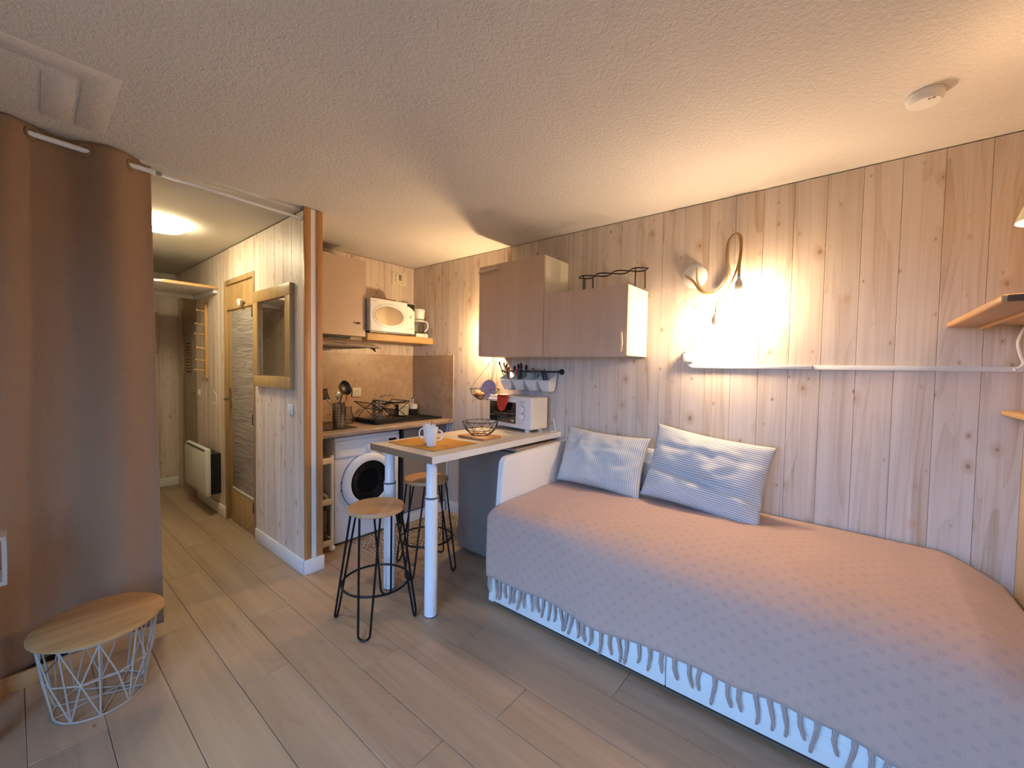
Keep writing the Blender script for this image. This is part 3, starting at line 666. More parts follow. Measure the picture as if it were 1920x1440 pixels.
for z in (.178, .118):
    kb = obj('knob', G().lathe([(.0001, 0), (.026, 0), (.025, .010), (.017, .013), (.015, .024), (.0001, .025)], n=24).xf(Matrix.Translation((-.004, -.161, z)) @ Matrix.Rotation(R(-90), 4, 'Y')), M['white_plastic'], cp)
    obj('knob_ring', G().lathe([(.027, 0), (.0285, 0), (.0285, .0012), (.027, .0012)], n=28, close=True).xf(Matrix.Translation((-.004, -.161, z)) @ Matrix.Rotation(R(-90), 4, 'Y')), M['taupe_grey'], kb)
obj('pilot_light', G().ball((-.004, -.161, .072), .004, n=8), M['socket_white'], cp)
for z in (.226, .232, .238): obj('print_line', G().box(-.0048, -.0038, -.188, -.135, z, z+.002), M['taupe_grey'], cp)
for (x, y) in ((.025, -.19), (.025, .19), (.165, -.19), (.165, .19)): obj('foot', G().lathe([(.0001, 0), (.020, 0), (.022, .006), (.016, .024), (.0001, .024)], (x, y, 0), 16), M['white_plastic'], ov)
tag(obj('power_cord', G().tube([(2.738, 1.80, TZ+.10), (2.742, 1.79, TZ+.03), (2.735, 1.775, TZ+.006), (2.70, 1.77, TZ+.006), (2.66, 1.78, TZ+.006)], .0045, 8), M['white_plastic']), 'white power cord curling behind the toaster oven', 'cord')
mt = G()
pr = [(-.062, .132), (.060, .132), (.056, .06), (.030, .012), (.0, .0), (-.026, .012), (-.050, .06)]
mt.prism([(p[0], p[1]) for p in pr], 'x', -.012, .012, bev=.006)
mitt = tag(obj('silicone_mitt', mt, M['red']), 'red silicone pot mitt hanging in front of the toaster oven door', 'oven mitt')
mitt.location = (2.478, 2.125, 1.092); mitt.rotation_euler = (0, R(6), R(-8))
obj('opening', G().box(-.0135, .0, -.056, .054, .112, .128, bev=.003).xf(Matrix.Translation((0, 0, 0))), plain('dark_red_inside', (.22, .015, .01), .6), mitt).location = (-.0065, -.001, .112)

# ------------------------------------------------------------------ wall cabinets and what hangs around them
FX = 2.43
c1 = thing('wall_cabinet', 'taller oak-fronted wall cabinet nearer the kitchen', 'cabinet', (2.6, 2.022, 1.525), group='oak wall cabinets on the pine wall')
obj('carcass', G().box(FX+.019, XW-.001, 1.702, 2.345, 1.525, 2.252, bev=.001, seg=1), M['cream_lam'], c1)
d1 = obj('door', G().box(FX, FX+.018, 1.703, 2.345, 1.528, 2.252, bev=.001, seg=1), M['cab_wood'], c1)
obj('handle', G().tube([(FX-.001, 2.335, 2.205), (FX-.02, 2.33, 2.207), (FX-.024, 2.24, 2.209), (FX-.02, 2.15, 2.215), (FX-.001, 2.145, 2.215)], .009, 8), M['socket_white'], d1)
c2 = thing('wall_cabinet', 'lower wide oak-fronted wall cabinet with the wine rack on top', 'cabinet', (2.6, 1.383, 1.525), group='oak wall cabinets on the pine wall')
obj('carcass', G().box(FX+.019, XW-.001, 1.066, 1.700, 1.525, 1.968, bev=.001, seg=1), M['cream_lam'], c2)
d2 = obj('door', G().box(FX, FX+.018, 1.067, 1.699, 1.528, 1.968, bev=.001, seg=1), M['cab_wood'], c2)
obj('handle', G().tube([(FX, 1.095, 1.69), (FX-.02, 1.094, 1.688), (FX-.026, 1.091, 1.655), (FX-.020, 1.090, 1.60), (FX-.026, 1.091, 1.55), (FX, 1.092, 1.545)], .005, 8), M['chrome'], d2)
wrk = thing('wine_rack', 'black wire bottle rack of four rings on the lower cabinet', 'bottle rack', (2.6, 1.26, 1.968))
ys = [1.452, 1.326, 1.200, 1.074]
for sgn in (1, -1):
    pts = [(2.60+sgn*.052*abs(math.sin(PI*k/24*1.0)) * (1 if (k//24) % 2 == 0 else -1), 1.515-.504*k/96, 2.09) for k in range(97)]
    obj('ring_wire', G().tube(pts, .0042, 6), M['black_steel'], wrk)
for yc in (1.452, 1.074):
    for (dx, dy) in ((-.05, 0), (.03, .035), (.03, -.035)): obj('leg', G().cyl((2.60+dx, yc+dy, 1.969), (2.60+dx*.98, yc+dy*.9, 2.09), .0038, n=8), M['black_steel'], wrk)

# rail with cutlery pots
rl = thing('cutlery_rail', 'dark metal rail with round end plate holding the white pots', 'rail', (2.72, 2.03, 1.40))
obj('bar', G().cyl((2.715, 1.745, 1.412), (2.715, 2.32, 1.412), .006, n=12), M['dark_metal'], rl)
for y in (1.742, 2.322): obj('end_plate', G().lathe([(.0001, 0), (.024, 0), (.022, .008), (.010, .018), (.009, .05), (.0001, .05)], n=20).xf(Matrix.Translation((XW-.001, y, 1.412)) @ Matrix.Rotation(R(-90), 4, 'Y')), M['dark_metal'], rl)
pot_y = [2.215, 2.085, 1.955, 1.825]
which = ['leftmost', 'second', 'third', 'rightmost']
def pot(yc, label):
    g = G(); w0, w1 = .037, .060
    lo = [(2.655, -w0), (2.725, -w0), (2.725, w0), (2.655, w0)]
    V0 = [g.bm.verts.new((x, yc+y, 1.255)) for x, y in lo]
    V1 = [g.bm.verts.new(p) for p in ((2.612, yc-w1, 1.345), (2.735, yc-w1, 1.405), (2.735, yc+w1, 1.405), (2.612, yc+w1, 1.345))]
    g.bm.faces.new(V0[::-1])
    for k in range(4): g.bm.faces.new((V0[k], V0[(k+1) % 4], V1[(k+1) % 4], V1[k]))
    bmesh.ops.bevel(g.bm, geom=[e for e in g.bm.edges if len(e.link_faces) == 2], offset=.008, segments=3, profile=.5, affect='EDGES')
    return tag(obj('cutlery_pot', g, M['white_plastic'], solid=.003), label, 'pot', 'white pots on the wall rail')
for y, wd in zip(pot_y, which): pot(y, wd + ' white plastic cutlery pot on the wall rail')
ORD = ['leftmost', 'second', 'third', 'fourth', 'fifth', 'sixth']
def nth(k, n): return 'rightmost' if k == n-1 else ('leftmost' if k == 0 else ORD[k] + ' from left')
def stick(name, label, cat, group, yc, mat, tip, lean, L_, r_, k):
    x0, y0 = 2.685+.012*math.sin(k*2.1), yc+.020*math.cos(k*1.7); p0 = Vector((x0, y0, 1.262)); d_ = Vector((.12*math.sin(k*3.3)-.05, lean, 1)).normalized()
    g = G(); a = p0; b_ = p0+d_*L_
    g.tube([a, a.lerp(b_, .55), b_], [r_*.6, r_*.8, r_], 6)
    if tip == 'round': g.ball(b_, r_*2.2, r_*1.6, r_*3.4, 8)
    if tip == 'fork':
        for q in (-1, 0, 1): g.tube([b_, b_+Vector((0, q*.006, .012)), b_+Vector((0, q*.006, .045))], .0013, 5)
    return tag(obj(name, g, mat), label, cat, group)
for k in range(6):
    stick('kitchen_brush', nth(k, 6) + ' slim tool standing in the leftmost white pot', 'utensil', 'tools in the leftmost pot', pot_y[0], M['board_wood'] if k % 2 else M['black'], 'round', .42-.09*k, .235-.016*k, .0045, k)
for k in range(5):
    stick('table_knife', nth(k, 5) + ' black handled knife in the second white pot', 'knife', 'knives in the second pot', pot_y[1], M['black'], 'round', .30-.13*k, .185+.008*(k % 3), .0065, k+7)
stick('pink_spoon', 'pink handled spoon in the second white pot', 'spoon', None, pot_y[1]+.01, M['pink'], 'round', .12, .150, .006, 15)
for k in range(6):
    stick('fork', nth(k, 6) + ' steel fork in the third white pot', 'fork', 'forks in the third pot', pot_y[2], M['fork_steel'], 'fork', .28-.10*k, .135, .0035, k+20)
for k in range(5):
    stick('dark_knife', nth(k, 5) + ' dark slim knife in the rightmost white pot', 'knife', 'knives in the rightmost pot', pot_y[3]+.012, M['dark_metal'], 'none', .34-.05*k, .18-.008*k, .0055, k+31)

# hanging fruit basket under the cabinet
hb = wire_bowl('hanging_basket', 'black wire basket hanging on strings under the taller cabinet', 'basket', (2.60, 2.425, 1.162), .135, .112, .055, .092, 8, .002, M['black_steel'])
for k in (0, 3, 5): 
    a = 2*PI*k/8+.3; obj('string', G().tube([(2.60+.135*math.cos(a), 2.425+.135*math.sin(a), 1.254), (2.60, 2.325 if k else 2.30, 1.524)], .0022, 6), M['string'], hb)
for k, (dx, dy, dz, r_) in enumerate(((-.02, .06, .040, .034), (.03, .045, .045, .030), (-.03, .005, .038, .030), (.01, .09, .062, .024))):
    g = G().ball((2.60+dx, 2.425+dy, 1.162+dz), r_, r_, r_*.9, 14).tube([(2.60+dx, 2.425+dy, 1.162+dz+r_*.8), (2.60+dx+.004, 2.425+dy, 1.162+dz+r_*1.35)], [.006, .002], 6)
    tag(obj('onion', g, M['onion'] if k != 3 else M['garlic']), ('big front-left onion in the hanging wire basket', 'onion at the back of the hanging wire basket', 'right-hand onion beside the lilac lid in the hanging basket', '')[k] if k != 3 else 'pale garlic bulb on top of the onions in the hanging basket', 'vegetable', 'onions in the hanging basket' if k != 3 else None)
pl_ = obj('lilac_plate', G().lathe([(.0001, 0), (.058, 0), (.082, .012), (.083, .016), (.057, .006), (.0001, .005)], n=40), M['lilac'])
tag(pl_, 'lilac plastic lid standing upright in the hanging basket', 'lid'); pl_.location = (2.60, 2.372, 1.250); pl_.rotation_euler = (0, R(-78), R(4))

# ------------------------------------------------------------------ rope wall lamp and cable trunking
wl = thing('rope_wall_lamp', 'rope pendant lamp with two bare glowing bulbs on the pine wall', 'lamp', (2.73, .62, 1.6))
rs = obj('ceiling_rose', G().lathe([(.0001, 0), (.074, 0), (.073, .020), (.066, .026), (.0001, .027)], n=40).xf(Matrix.Translation((XW-.001, .765, 2.032)) @ Matrix.Rotation(R(-90), 4, 'Y')), M['white_plastic'], wl)
A = [(.819, 2.039), (.766, 1.996), (.726, 1.938), (.685, 1.911), (.649, 1.917), (.611, 1.932), (.578, 1.982), (.568, 2.035), (.582, 2.125), (.579, 2.203), (.558, 2.243), (.532, 2.251), (.509, 2.222), (.501, 2.143), (.504, 2.051), (.503, 1.982)]
Bc = [(.740, 2.073), (.738, 1.994), (.705, 1.931), (.668, 1.911), (.632, 1.920), (.587, 1.966), (.571, 2.021), (.576, 2.091), (.572, 2.209), (.544, 2.244), (.522, 2.243), (.510, 2.172), (.515, 2.081), (.535, 1.99), (.575, 1.90), (.612, 1.84), (.617, 1.785)]
def smooth_path(pts, n=6):
    out = []; k = len(pts)
    for i in range(k-1):
        p0, p1, p2, p3 = [Vector(pts[max(0, min(k-1, i+d))]) for d in (-1, 0, 1, 2)]
        for q in range(n):
            t_ = q/n; out.append(.5*((2*p1)+(p2-p0)*t_+(2*p0-5*p1+4*p2-p3)*t_*t_+(3*p1-p0-3*p2+p3)*t_**3))
    out.append(Vector(pts[-1])); return out
LX = 2.672
def ropepts(P, off):
    k = len(P); pts = []
    for i, (y, z) in enumerate(P):
        t_ = i/(k-1); x = 2.716 if i < 4 else (2.738 if .15 < t_ < .75 else 2.738-(2.738-LX)*min(1, max(0, (t_-.72)/.25)))
        pts.append((x+off, y, z))
    return smooth_path(pts)
obj('rope', G().tube(ropepts(A, 0), .0075, 8), M['rope'], wl); obj('rope', G().tube(ropepts(Bc, -.010), .0062, 8), M['rope'], wl)
obj('hook', G().tube([(XW, .540, 2.245), (2.715, .540, 2.243), (2.712, .540, 2.262)], .004, 6), M['chrome'], wl)
for (y, z, x, s_) in ((.503, 1.985, LX, 1.0), (.617, 1.788, LX-.010, .8)):
    so = obj('socket', G().lathe([(.0001, 0), (.008, 0), (.010, -.018), (.0205, -.034), (.0205, -.078), (.0001, -.078)], (x, y, z), 20).xf(Matrix()), M['socket_white'], wl)
    obj('bulb', G().lathe([(.0001, -.072), (.013, -.076), (.016, -.092), (.034, -.118), (.0395, -.140), (.034, -.162), (.018, -.176), (.0001, -.180)], (x, y, z), 24), M['bulb'], so)
tk = thing('cable_trunking', 'thin white cable trunking running along the pine wall above the bed', 'trunking', (2.745, .1, 1.453))
obj('trunking_length', G().box(XW-.020, XW, .145, .765, 1.453, 1.476, bev=.003), M['white_plastic'], tk)
obj('trunking_length', G().box(XW-.016, XW, -.585, .143, 1.452, 1.475, bev=.003), M['white_plastic'], tk)
obj('cable', G().tube(smooth_path([(2.745, .76, 1.462), (2.742, .785, 1.475), (2.74, .803, 1.51), (2.742, .800, 1.545), (2.748, .79, 1.565)]), .011, 10), M['white_plastic'], tk)
obj('plug', G().box(2.715, XW, .755, .815, 1.49, 1.545, bev=.008), M['white_plastic'], tk)
obj('wire', G().tube(smooth_path([(2.742, .79, 1.55), (2.735, .775, 1.60), (2.73, .79, 1.635)]), .003, 6), M['rope'], tk)
# bulb tucked beside the taller cabinet
kl = thing('cabinet_lamp', 'bare warm bulb glowing on the wall behind the taller cabinet', 'lamp', (2.70, 2.47, 1.62))
so = obj('socket', G().lathe([(.0001, 0), (.022, 0), (.022, .03), (.016, .05), (.0001, .05)], n=20).xf(Matrix.Translation((XW-.001, 2.475, 1.70)) @ Matrix.Rotation(R(-90), 4, 'Y')), M['socket_white'], kl)
obj('bulb', G().ball((2.672, 2.475, 1.70), .034, n=20), M['bulb_k'], so)

# ------------------------------------------------------------------ right-hand shelves on the window wall
sh = thing('wall_shelf', 'upper varnished pine shelf with rounded edge at the right of the picture', 'shelf', (2.3, -.47, 1.652))
obj('board', G().box(1.884, XW-.001, YB+.001, -.350, 1.652, 1.678, bev=.009, seg=3), M['shelf_wood'], sh)
obj('end_face', G().box(1.876, 1.886, YB+.004, -.362, 1.655, 1.675, bev=.004), M['end_grain'], sh)
obj('batten', G().box(1.95, XW-.001, -.470, -.455, 1.640, 1.652), M['shelf_wood'], sh)
tag(obj('wall_shelf', G().box(1.9, XW-.001, YB+.001, -.530, 1.262, 1.284, bev=.008, seg=3), M['raw_pine_x']), 'lower narrow pine shelf at the right picture edge', 'shelf')
ll = thing('shelf_lamp', 'small cream lamp shade glowing above the upper shelf at the right edge', 'lamp', (1.935, -.455, 1.679))
obj('base', G().lathe([(.0001, 0), (.045, 0), (.045, .012), (.012, .02), (.007, .03), (.007, .20), (.0001, .20)], (1.935, -.455, 1.679), 24), M['cream_plastic'], ll)
obj('shade', G().lathe([(.078, .195), (.042, .30), (.040, .30), (.076, .195)], (1.935, -.455, 1.700), 32, close=True), plain('cream_shade', (.75, .66, .45), .6), ll)
obj('bulb', G().ball((1.935, -.455, 1.925), .027, n=16), M['bulb_r'], ll)
tag(obj('white_cable', G().tube(smooth_path([(2.735, -.585, 1.652), (2.73, -.572, 1.62), (2.73, -.563, 1.575), (2.735, -.572, 1.525), (2.74, -.583, 1.490), (2.735, -.570, 1.468), (2.73, -.556, 1.462)]), .006, 8), M['white_plastic']), 'white cable dropping from the upper shelf to the trunking', 'cable')
sd = thing('smoke_detector', 'round white smoke detector on the ceiling', 'smoke detector', (2.19, -.19, 2.44))
obj('base', G().lathe([(.0001, 0), (.056, 0), (.056, -.010), (.0001, -.010)], (2.19, -.19, ZC-.001), 40), M['white_plastic'], sd)
cv = obj('cover', G().lathe([(.0001, -.010), (.053, -.010), (.051, -.026), (.044, -.034), (.0001, -.036)], (2.19, -.19, ZC-.001), 40), M['white_plastic'], sd)
for k in (0, 1): obj('slot', G().box(2.155, 2.162, -.215+k*.012, -.207+k*.012, ZC-.0375, ZC-.034), M['taupe_grey'], cv)

# ------------------------------------------------------------------ curtain, rod and wire basket at the left
RY = 2.85
def rodz(x): return 2.441 - (x-.08)*.027
rd = thing('curtain_rod', 'thin white curtain rod spanning the hallway opening', 'curtain rod', (.2, RY, 2.42))
obj('outer_tube', G().cyl((XL+.002, RY, rodz(XL)), (.50, RY, rodz(.5)), .0125, n=16), M['white_enamel'], rd)
obj('inner_tube', G().cyl((.50, RY, rodz(.5)), (HX-.012, RY, rodz(HX)), .0095, n=16), M['white_enamel'], rd)
obj('end_cap', G().cyl((HX-.016, RY, rodz(HX)), (HX-.001, RY, rodz(HX)), .015, n=16), M['white_plastic'], rd)
obj('joint_mark', G().cyl((.497, RY, rodz(.497)), (.525, RY, rodz(.525)), .0105, n=16), M['taupe_grey'], rd)
cu = thing('curtain', 'full-length brown eyelet curtain hanging at the left', 'curtain', (-.2, RY, .06))
HP = .165
def cur(i, j):
    n_ = 220; x = -.98 + (.488+.98)*i/n_; t_ = j/60; z = 2.478 + (.058-2.478)*t_
    z = z if t_ > .02 else 2.478 - (2.478-2.43)*t_/.02*.5
    ph = PI*(x-.08)/HP
    amp = .040*(1-.55*t_) ; y = RY + amp*math.sin(ph)
    y += -.070*t_**1.1 + t_*(.040*math.sin(ph*.53+.9) + .022*math.sin(ph*.95+2.1))
    y += .010*t_*noise.noise(Vector((x*6, z*1.5, 0)))
    xx = x + .020*t_*math.sin(ph*.5) + (.016*t_ if i > n_*.95 else .016*t_*(i/n_))
    return (xx, min(y, 2.93), z)
g = G(); g.grid(cur, 221, 61); obj('fabric', g, M['curtain'], cu, smooth=0, solid=.003)
k = -6
while k <= 2:
    x = .08+HP*k; z = rodz(x); ang = math.atan2(.040*PI/HP*math.cos(PI*k), 1)
    g = G().lathe([(.0205, -.005), (.031, -.0055), (.033, 0), (.031, .0055), (.0205, .005), (.0185, 0)], n=28, close=True)
    g.xf(Matrix.Translation((x, RY, z)) @ Matrix.Rotation(ang, 4, 'Z') @ Matrix.Rotation(R(90), 4, 'X'))
    obj('eyelet', g, M['brass'], cu); k += 1

bk = thing('wire_basket_table', 'white geometric wire basket with round wooden lid by the curtain', 'basket', (.222, 2.425, 0))
BH, RT, RB, BN = .325, .188, .142, 10
def bp(r, k, z): a = 2*PI*k/BN+.2; return (.222+r*math.cos(a), 2.425+r*math.sin(a), z)
ld = obj('lid', G().lathe([(.0001, BH+.002), (.201, BH+.002), (.209, BH+.007), (.209, BH+.013), (.203, BH+.018), (.0001, BH+.0185)], (.222, 2.425, 0), 56), M['lid_wood'], bk)
obj('top_ring', G().tube([bp(RT, k/4, BH-.004) for k in range(BN*4)], .0038, 6, True), M['white_wire'], bk)
obj('base_ring', G().tube([bp(RB, k/4, .004) for k in range(BN*4)], .0038, 6, True), M['white_wire'], bk)
obj('middle_ring', G().tube([bp(.170, k+.5, .165) for k in range(BN)], .003, 6, True), M['white_wire'], bk)
for k in range(BN):
    obj('wire', G().tube([bp(RT, k, BH-.004), bp(RB, k, .004)], .003, 6), M['white_wire'], bk)
    obj('wire', G().tube([bp(RT, k, BH-.004), bp(.170, k+.5, .165), bp(RB, k+1, .004)], .003, 6), M['white_wire'], bk)
    if k % 2 == 0: obj('wire', G().tube([bp(RT, k+1, BH-.004), bp(.170, k+.5, .165), bp(RB, k, .004)], .003, 6), M['white_wire'], bk)
for k in range(5): obj('base_wire', G().tube([bp(RB, k, .005), bp(RB, k+5+(k % 2), .005)], .003, 6), M['white_wire'], bk)

# white open frame at the picture's left edge, on a low side table mostly out of view
st = thing('side_table', 'low dark side table just outside the left picture edge', 'table', (-.26, 2.5, 0))
obj('table_top', G().box(-.46, -.075, 2.36, 2.64, .56, .583, bev=.004), M['end_grain'], st)
for x in (-.44, -.10):
    for y in (2.38, 2.62): obj('leg', G().box(x-.015, x+.015, y-.015, y+.015, 0, .56), M['end_grain'], st)
la = thing('open_frame_box', 'white open frame at the left picture edge before the curtain', 'frame', (-.1, 2.5, .583))
for x in (-.182, -.028):
    for y in (2.43, 2.57): obj('post', G().box(x-.006, x+.006, y-.006, y+.006, .6, .755), M['white_wire'], la)
obj('base_frame', G().box(-.19, -.022, 2.422, 2.578, .584, .600, bev=.003), M['white_wire'], la); obj('top_frame', G().box(-.19, -.022, 2.422, 2.578, .755, .770, bev=.003), M['white_wire'], la)

# ------------------------------------------------------------------ fridge and kitchen mat
fg = thing('fridge', 'grey under-counter fridge below the bar table', 'fridge', (2.48, 2.04, 0))
obj('body', G().box(2.255, 2.735, 1.765, 2.325, .012, .85, bev=.004), M['black'], fg)
fd = obj('door', G().box(2.205, 2.25, 1.76, 2.33, .03, .845, bev=.008, seg=3), M['steel_grey'], fg)
obj('door_gasket', G().box(2.25, 2.256, 1.775, 2.315, .04, .835), M['dark_gap'], fg)
obj('top_plate', G().box(2.215, 2.735, 1.755, 2.335, .851, .872, bev=.004), M['taupe'], fg)
for x in (2.27, 2.70):
    for y in (1.80, 2.29): obj('foot', G().cyl((x, y, 0), (x, y, .03), .018, n=12), M['black'], fg)
tag(obj('kitchen_mat', G().box(1.735, 2.70, 2.545, 3.072, .0005, .0035, bev=.001, seg=1), M['tile_mat']), 'cement-tile patterned vinyl mat in front of the washing machine', 'mat')

# ------------------------------------------------------------------ washing machine
wm = thing('washing_machine', 'white front-loading washing machine under the kitchen worktop', 'washing machine', (1.885, 3.33, 0))
WX0, WX1, WF = 1.588, 2.188, 3.082
obj('body', G().box(WX0, WX1, WF, 3.60, .018, .85, bev=.012, seg=3), M['white_enamel'], wm)
obj('lid', G().box(WX0+.002, WX1-.002, WF-.008, 3.60, .838, .868, bev=.008, seg=3), M['white_enamel'], wm)
cp = obj('control_panel', G().box(WX0+.003, WX1-.003, WF-.013, WF+.01, .70, .836, bev=.006, seg=3), M['white_enamel'], wm)
obj('display', G().box(2.075, 2.150, WF-.0145, WF-.010, .785, .808), M['black_gloss'], cp)
obj('dial', G().lathe([(.0001, 0), (.036, 0), (.034, -.016), (.0001, -.018)], (1.90, WF-.013, .765), 28, ax='y'), M['white_plastic'], cp)
dw = obj('detergent_drawer', G().box(WX0+.012, 1.79, WF-.0155, WF-.010, .708, .83, bev=.002), M['white_enamel'], cp)
obj('grip', G().prism(round_poly([(1.625, .715), (1.755, .715), (1.755, .755), (1.625, .755)], .018, {0, 1, 2, 3}, 4), 'y', WF-.017, WF-.014), M['white_plastic'], dw)
for k in range(4): obj('button', G().cyl((1.985+.02*k, WF-.016, .745), (1.985+.02*k, WF-.011, .745), .006, n=12), M['white_plastic'], cp)
DC = (1.888, .475)
pd = obj('porthole', G().lathe([(.238, 0), (.236, -.012), (.225, -.022), (.185, -.034), (.172, -.030), (.165, 0)], (DC[0], WF, DC[1]), 64, ax='y', close=True), M['white_plastic'], wm)
obj('seam', G().lathe([(.240, 0), (.2435, 0), (.2435, -.0025), (.240, -.0025)], (DC[0], WF-.0002, DC[1]), 64, ax='y', close=True), M['navy'], pd)
obj('glass', G().lathe([(.0001, -.004), (.08, -.005), (.13, -.012), (.160, -.028), (.171, -.028), (.171, -.002), (.0001, -.001)], (DC[0], WF, DC[1]), 48, ax='y'), M['black_gloss'], pd)
for r_, y_ in ((.150, -.0238), (.112, -.0105)): obj('reflection_ring', G().tube([(DC[0]+r_*math.cos(2*PI*k/48), WF+y_, DC[1]+r_*math.sin(2*PI*k/48)) for k in range(48)], .0014, 6, True), M['dark_metal'], pd)  # thin rings laid on the glass to imitate its concentric reflections
for z in (.44, .50): obj('hinge_clip', G().box(DC[0]-.2465, DC[0]-.234, WF-.008, WF, z-.005, z+.005), M['navy'], pd)
for x in (WX0+.04, WX1-.04):
    for y in (WF+.05, 3.55): obj('foot', G().cyl((x, y, 0), (x, y, .02), .02, n=12), M['black'], wm)

# ------------------------------------------------------------------ worktop, cabinets, splashbacks
CZ = .925
wt = tag(obj('worktop', G().box(HX2+.002, XW-.001, 2.985, YK-.012, CZ-.040, CZ, bev=.010, seg=4), M['worktop']), 'beige stone-look kitchen worktop with rounded front', 'worktop')
obj('end_bolt', G().cyl((2.70, 2.983, CZ-.008), (2.70, 2.99, CZ-.008), .006, n=10), M['black'], wt)
lc = thing('base_cabinet', 'grey-taupe base cabinet under the sink beside the washing machine', 'cabinet', (2.47, 3.33, 0))
obj('carcass', G().box(2.24, 2.735, 3.085, 3.58, .10, .884), M['taupe_grey'], lc)
dr = obj('door', G().box(2.232, 2.735, 3.066, 3.084, .112, .765, bev=.001, seg=1), M['taupe_grey'], lc)
obj('upper_front', G().box(2.232, 2.735, 3.066, 3.084, .770, .880, bev=.001, seg=1), M['taupe_grey'], lc)
obj('side_gap', G().box(2.220, 2.231, 3.075, 3.5, .0, .88), M['dark_gap'], lc)
obj('plinth', G().box(2.235, 2.735, 3.078, 3.095, .0, .098), M['white_wood'], lc)
obj('plinth_gap', G().box(2.235, 2.735, 3.084, 3.094, .0985, .1115), M['black'], lc)
obj('filler_strip', G().box(2.736, XW-.013, 3.05, 3.075, .102, .882), M['white_wood'], lc)
tag(obj('splashback', G().box(HX2+.002, XW-.012, YK-.011, YK-.001, CZ+.0005, 1.552, bev=.001, seg=1), M['stone']), 'beige stone-look splashback on the kitchen back wall', 'splashback')
sb = tag(obj('splashback', G().box(XW-.011, XW-.001, 2.985, YK-.012, CZ+.0005, 1.556, bev=.001, seg=1), M['stone']), 'grey-beige splashback panel on the right wall beside the sink', 'splashback')
# wall socket
so = thing('wall_socket', 'square ivory power socket on the splashback', 'socket', (2.085, 3.61, 1.14))
obj('plate', G().box(2.040, 2.128, YK-.024, YK-.0115, 1.14, 1.228, bev=.003), M['socket_white'], so)
obj('well', G().lathe([(.019, 0), (.022, -.0022), (.0235, 0)], (2.084, YK-.0235, 1.184), 28, ax='y', close=True), M['taupe'], so)
for (dx, dz) in ((-.009, 0), (.009, 0), (0, .009)): obj('pin', G().cyl((2.084+dx, YK-.026, 1.184+dz), (2.084+dx, YK-.022, 1.184+dz), .003, n=8), M['dark_metal'], so)
# vent
vt = thing('wall_vent', 'white square air vent high on the kitchen wall', 'vent', (2.565, 3.62, 2.27))
obj('plate', G().box(2.478, 2.652, YK-.010, YK-.001, 2.272, 2.412, bev=.003), M['socket_white'], vt)
obj('hood', G().prism(round_poly([(2.515, 2.30), (2.615, 2.30), (2.615, 2.385), (2.515, 2.385)], .03, {2, 3}, 5), 'y', YK-.020, YK-.0095, bev=.004), M['socket_white'], vt)
for k in range(4): obj('slat', G().box(2.55, 2.582, YK-.0225, YK-.0195, 2.325+k*.014, 2.333+k*.014), M['dark_metal'], vt)

# hood and cabinet above
hc = thing('hood_cabinet', 'taupe wall cabinet with small oval knob above the extractor hood', 'cabinet', (1.685, 3.46, 1.69))
obj('carcass', G().box(HX2+.002, 1.985, 3.318, YK-.002, 1.692, 2.352), M['taupe'], hc)
dd = obj('door', G().box(HX2+.002, 1.987, 3.298, 3.316, 1.692, 2.352, bev=.001, seg=1), M['taupe'], hc)
obj('knob', G().tube([(1.905, 3.298, 1.803), (1.905, 3.282, 1.803)], .005, 8).ball((1.905, 3.278, 1.803), .020, .008, .009, 14), M['dark_metal'], dd)
hd = thing('extractor_hood', 'slim brown-metal extractor hood with vent slots over the hob', 'hood', (1.68, 3.35, 1.58))
obj('body', G().prism([(3.62, 1.690), (3.305, 1.690), (3.295, 1.655), (3.065, 1.607), (3.055, 1.596), (3.065, 1.588), (3.62, 1.600)], 'x', HX2+.002, 1.955, bev=.003), M['hood_steel'], hd)
obj('glass_lip', G().prism([(3.066, 1.588), (3.03, 1.580), (3.028, 1.584), (3.064, 1.596)], 'x', HX2+.002, 1.965), M['steel'], hd)
obj('filter', G().box(1.42, 1.90, 3.14, 3.56, 1.583, 1.592), M['dark_metal'], hd)
for k in range(20): obj('vent_slot', G().prism([(1.575+.0135*k, 1.663), (1.582+.0135*k, 1.663), (1.588+.0135*k, 1.684), (1.581+.0135*k, 1.684)], 'y', 3.288, 3.304), M['black'], hd)
for k in range(5): obj('push_button', G().ball((1.60+.019*k, 3.075, 1.6125), .005, .004, .004, 8), M['black'], hd)
obj('lever', G().tube([(1.90, 3.08, 1.586), (1.915, 3.06, 1.573), (1.935, 3.06, 1.556)], .006, 6).box(1.905, 1.94, 3.06, 3.08, 1.572, 1.586, bev=.003), M['black'], hd)

# microwave shelf with microwave, tray and coffee maker
tag(obj('microwave_shelf', G().prism([(2.012, 3.306), (XW-.001, 3.306), (XW-.001, YK-.002), (1.99, YK-.002), (1.99, 3.335)], 'z', 1.668, 1.732, bev=.002), M['raw_pine_x']), 'thick raw pine shelf carrying the microwave', 'shelf')
mw = thing('microwave', 'white microwave with oval mirrored door on the pine shelf', 'microwave', (2.24, 3.42, 1.733))
obj('body', G().box(2.004, 2.474, 3.262, 3.60, 1.747, 2.034, bev=.006), plain('microwave_case', (.50, .47, .44), .4), mw)
mf = obj('front', G().box(2.002, 2.476, 3.245, 3.264, 1.748, 2.036, bev=.005, seg=3), M['white_plastic'], mw)
def oval(a, b_, n=48): return [(math.cos(2*PI*k/n)*a, math.sin(2*PI*k/n)*b_) for k in range(n)]
obj('oval_groove', G().tube([(2.194+x, 3.2445, 1.892+z) for x, z in oval(.172, .107)], .0022, 6, True), plain('groove_grey', (.42, .38, .34), .5), mf)
obj('window', G().prism([(2.196+x, 1.892+z) for x, z in oval(.152, .086)], 'y', 3.2415, 3.2455), plain('microwave_mirror', (.36, .34, .30), .10, metal=.9), mf)
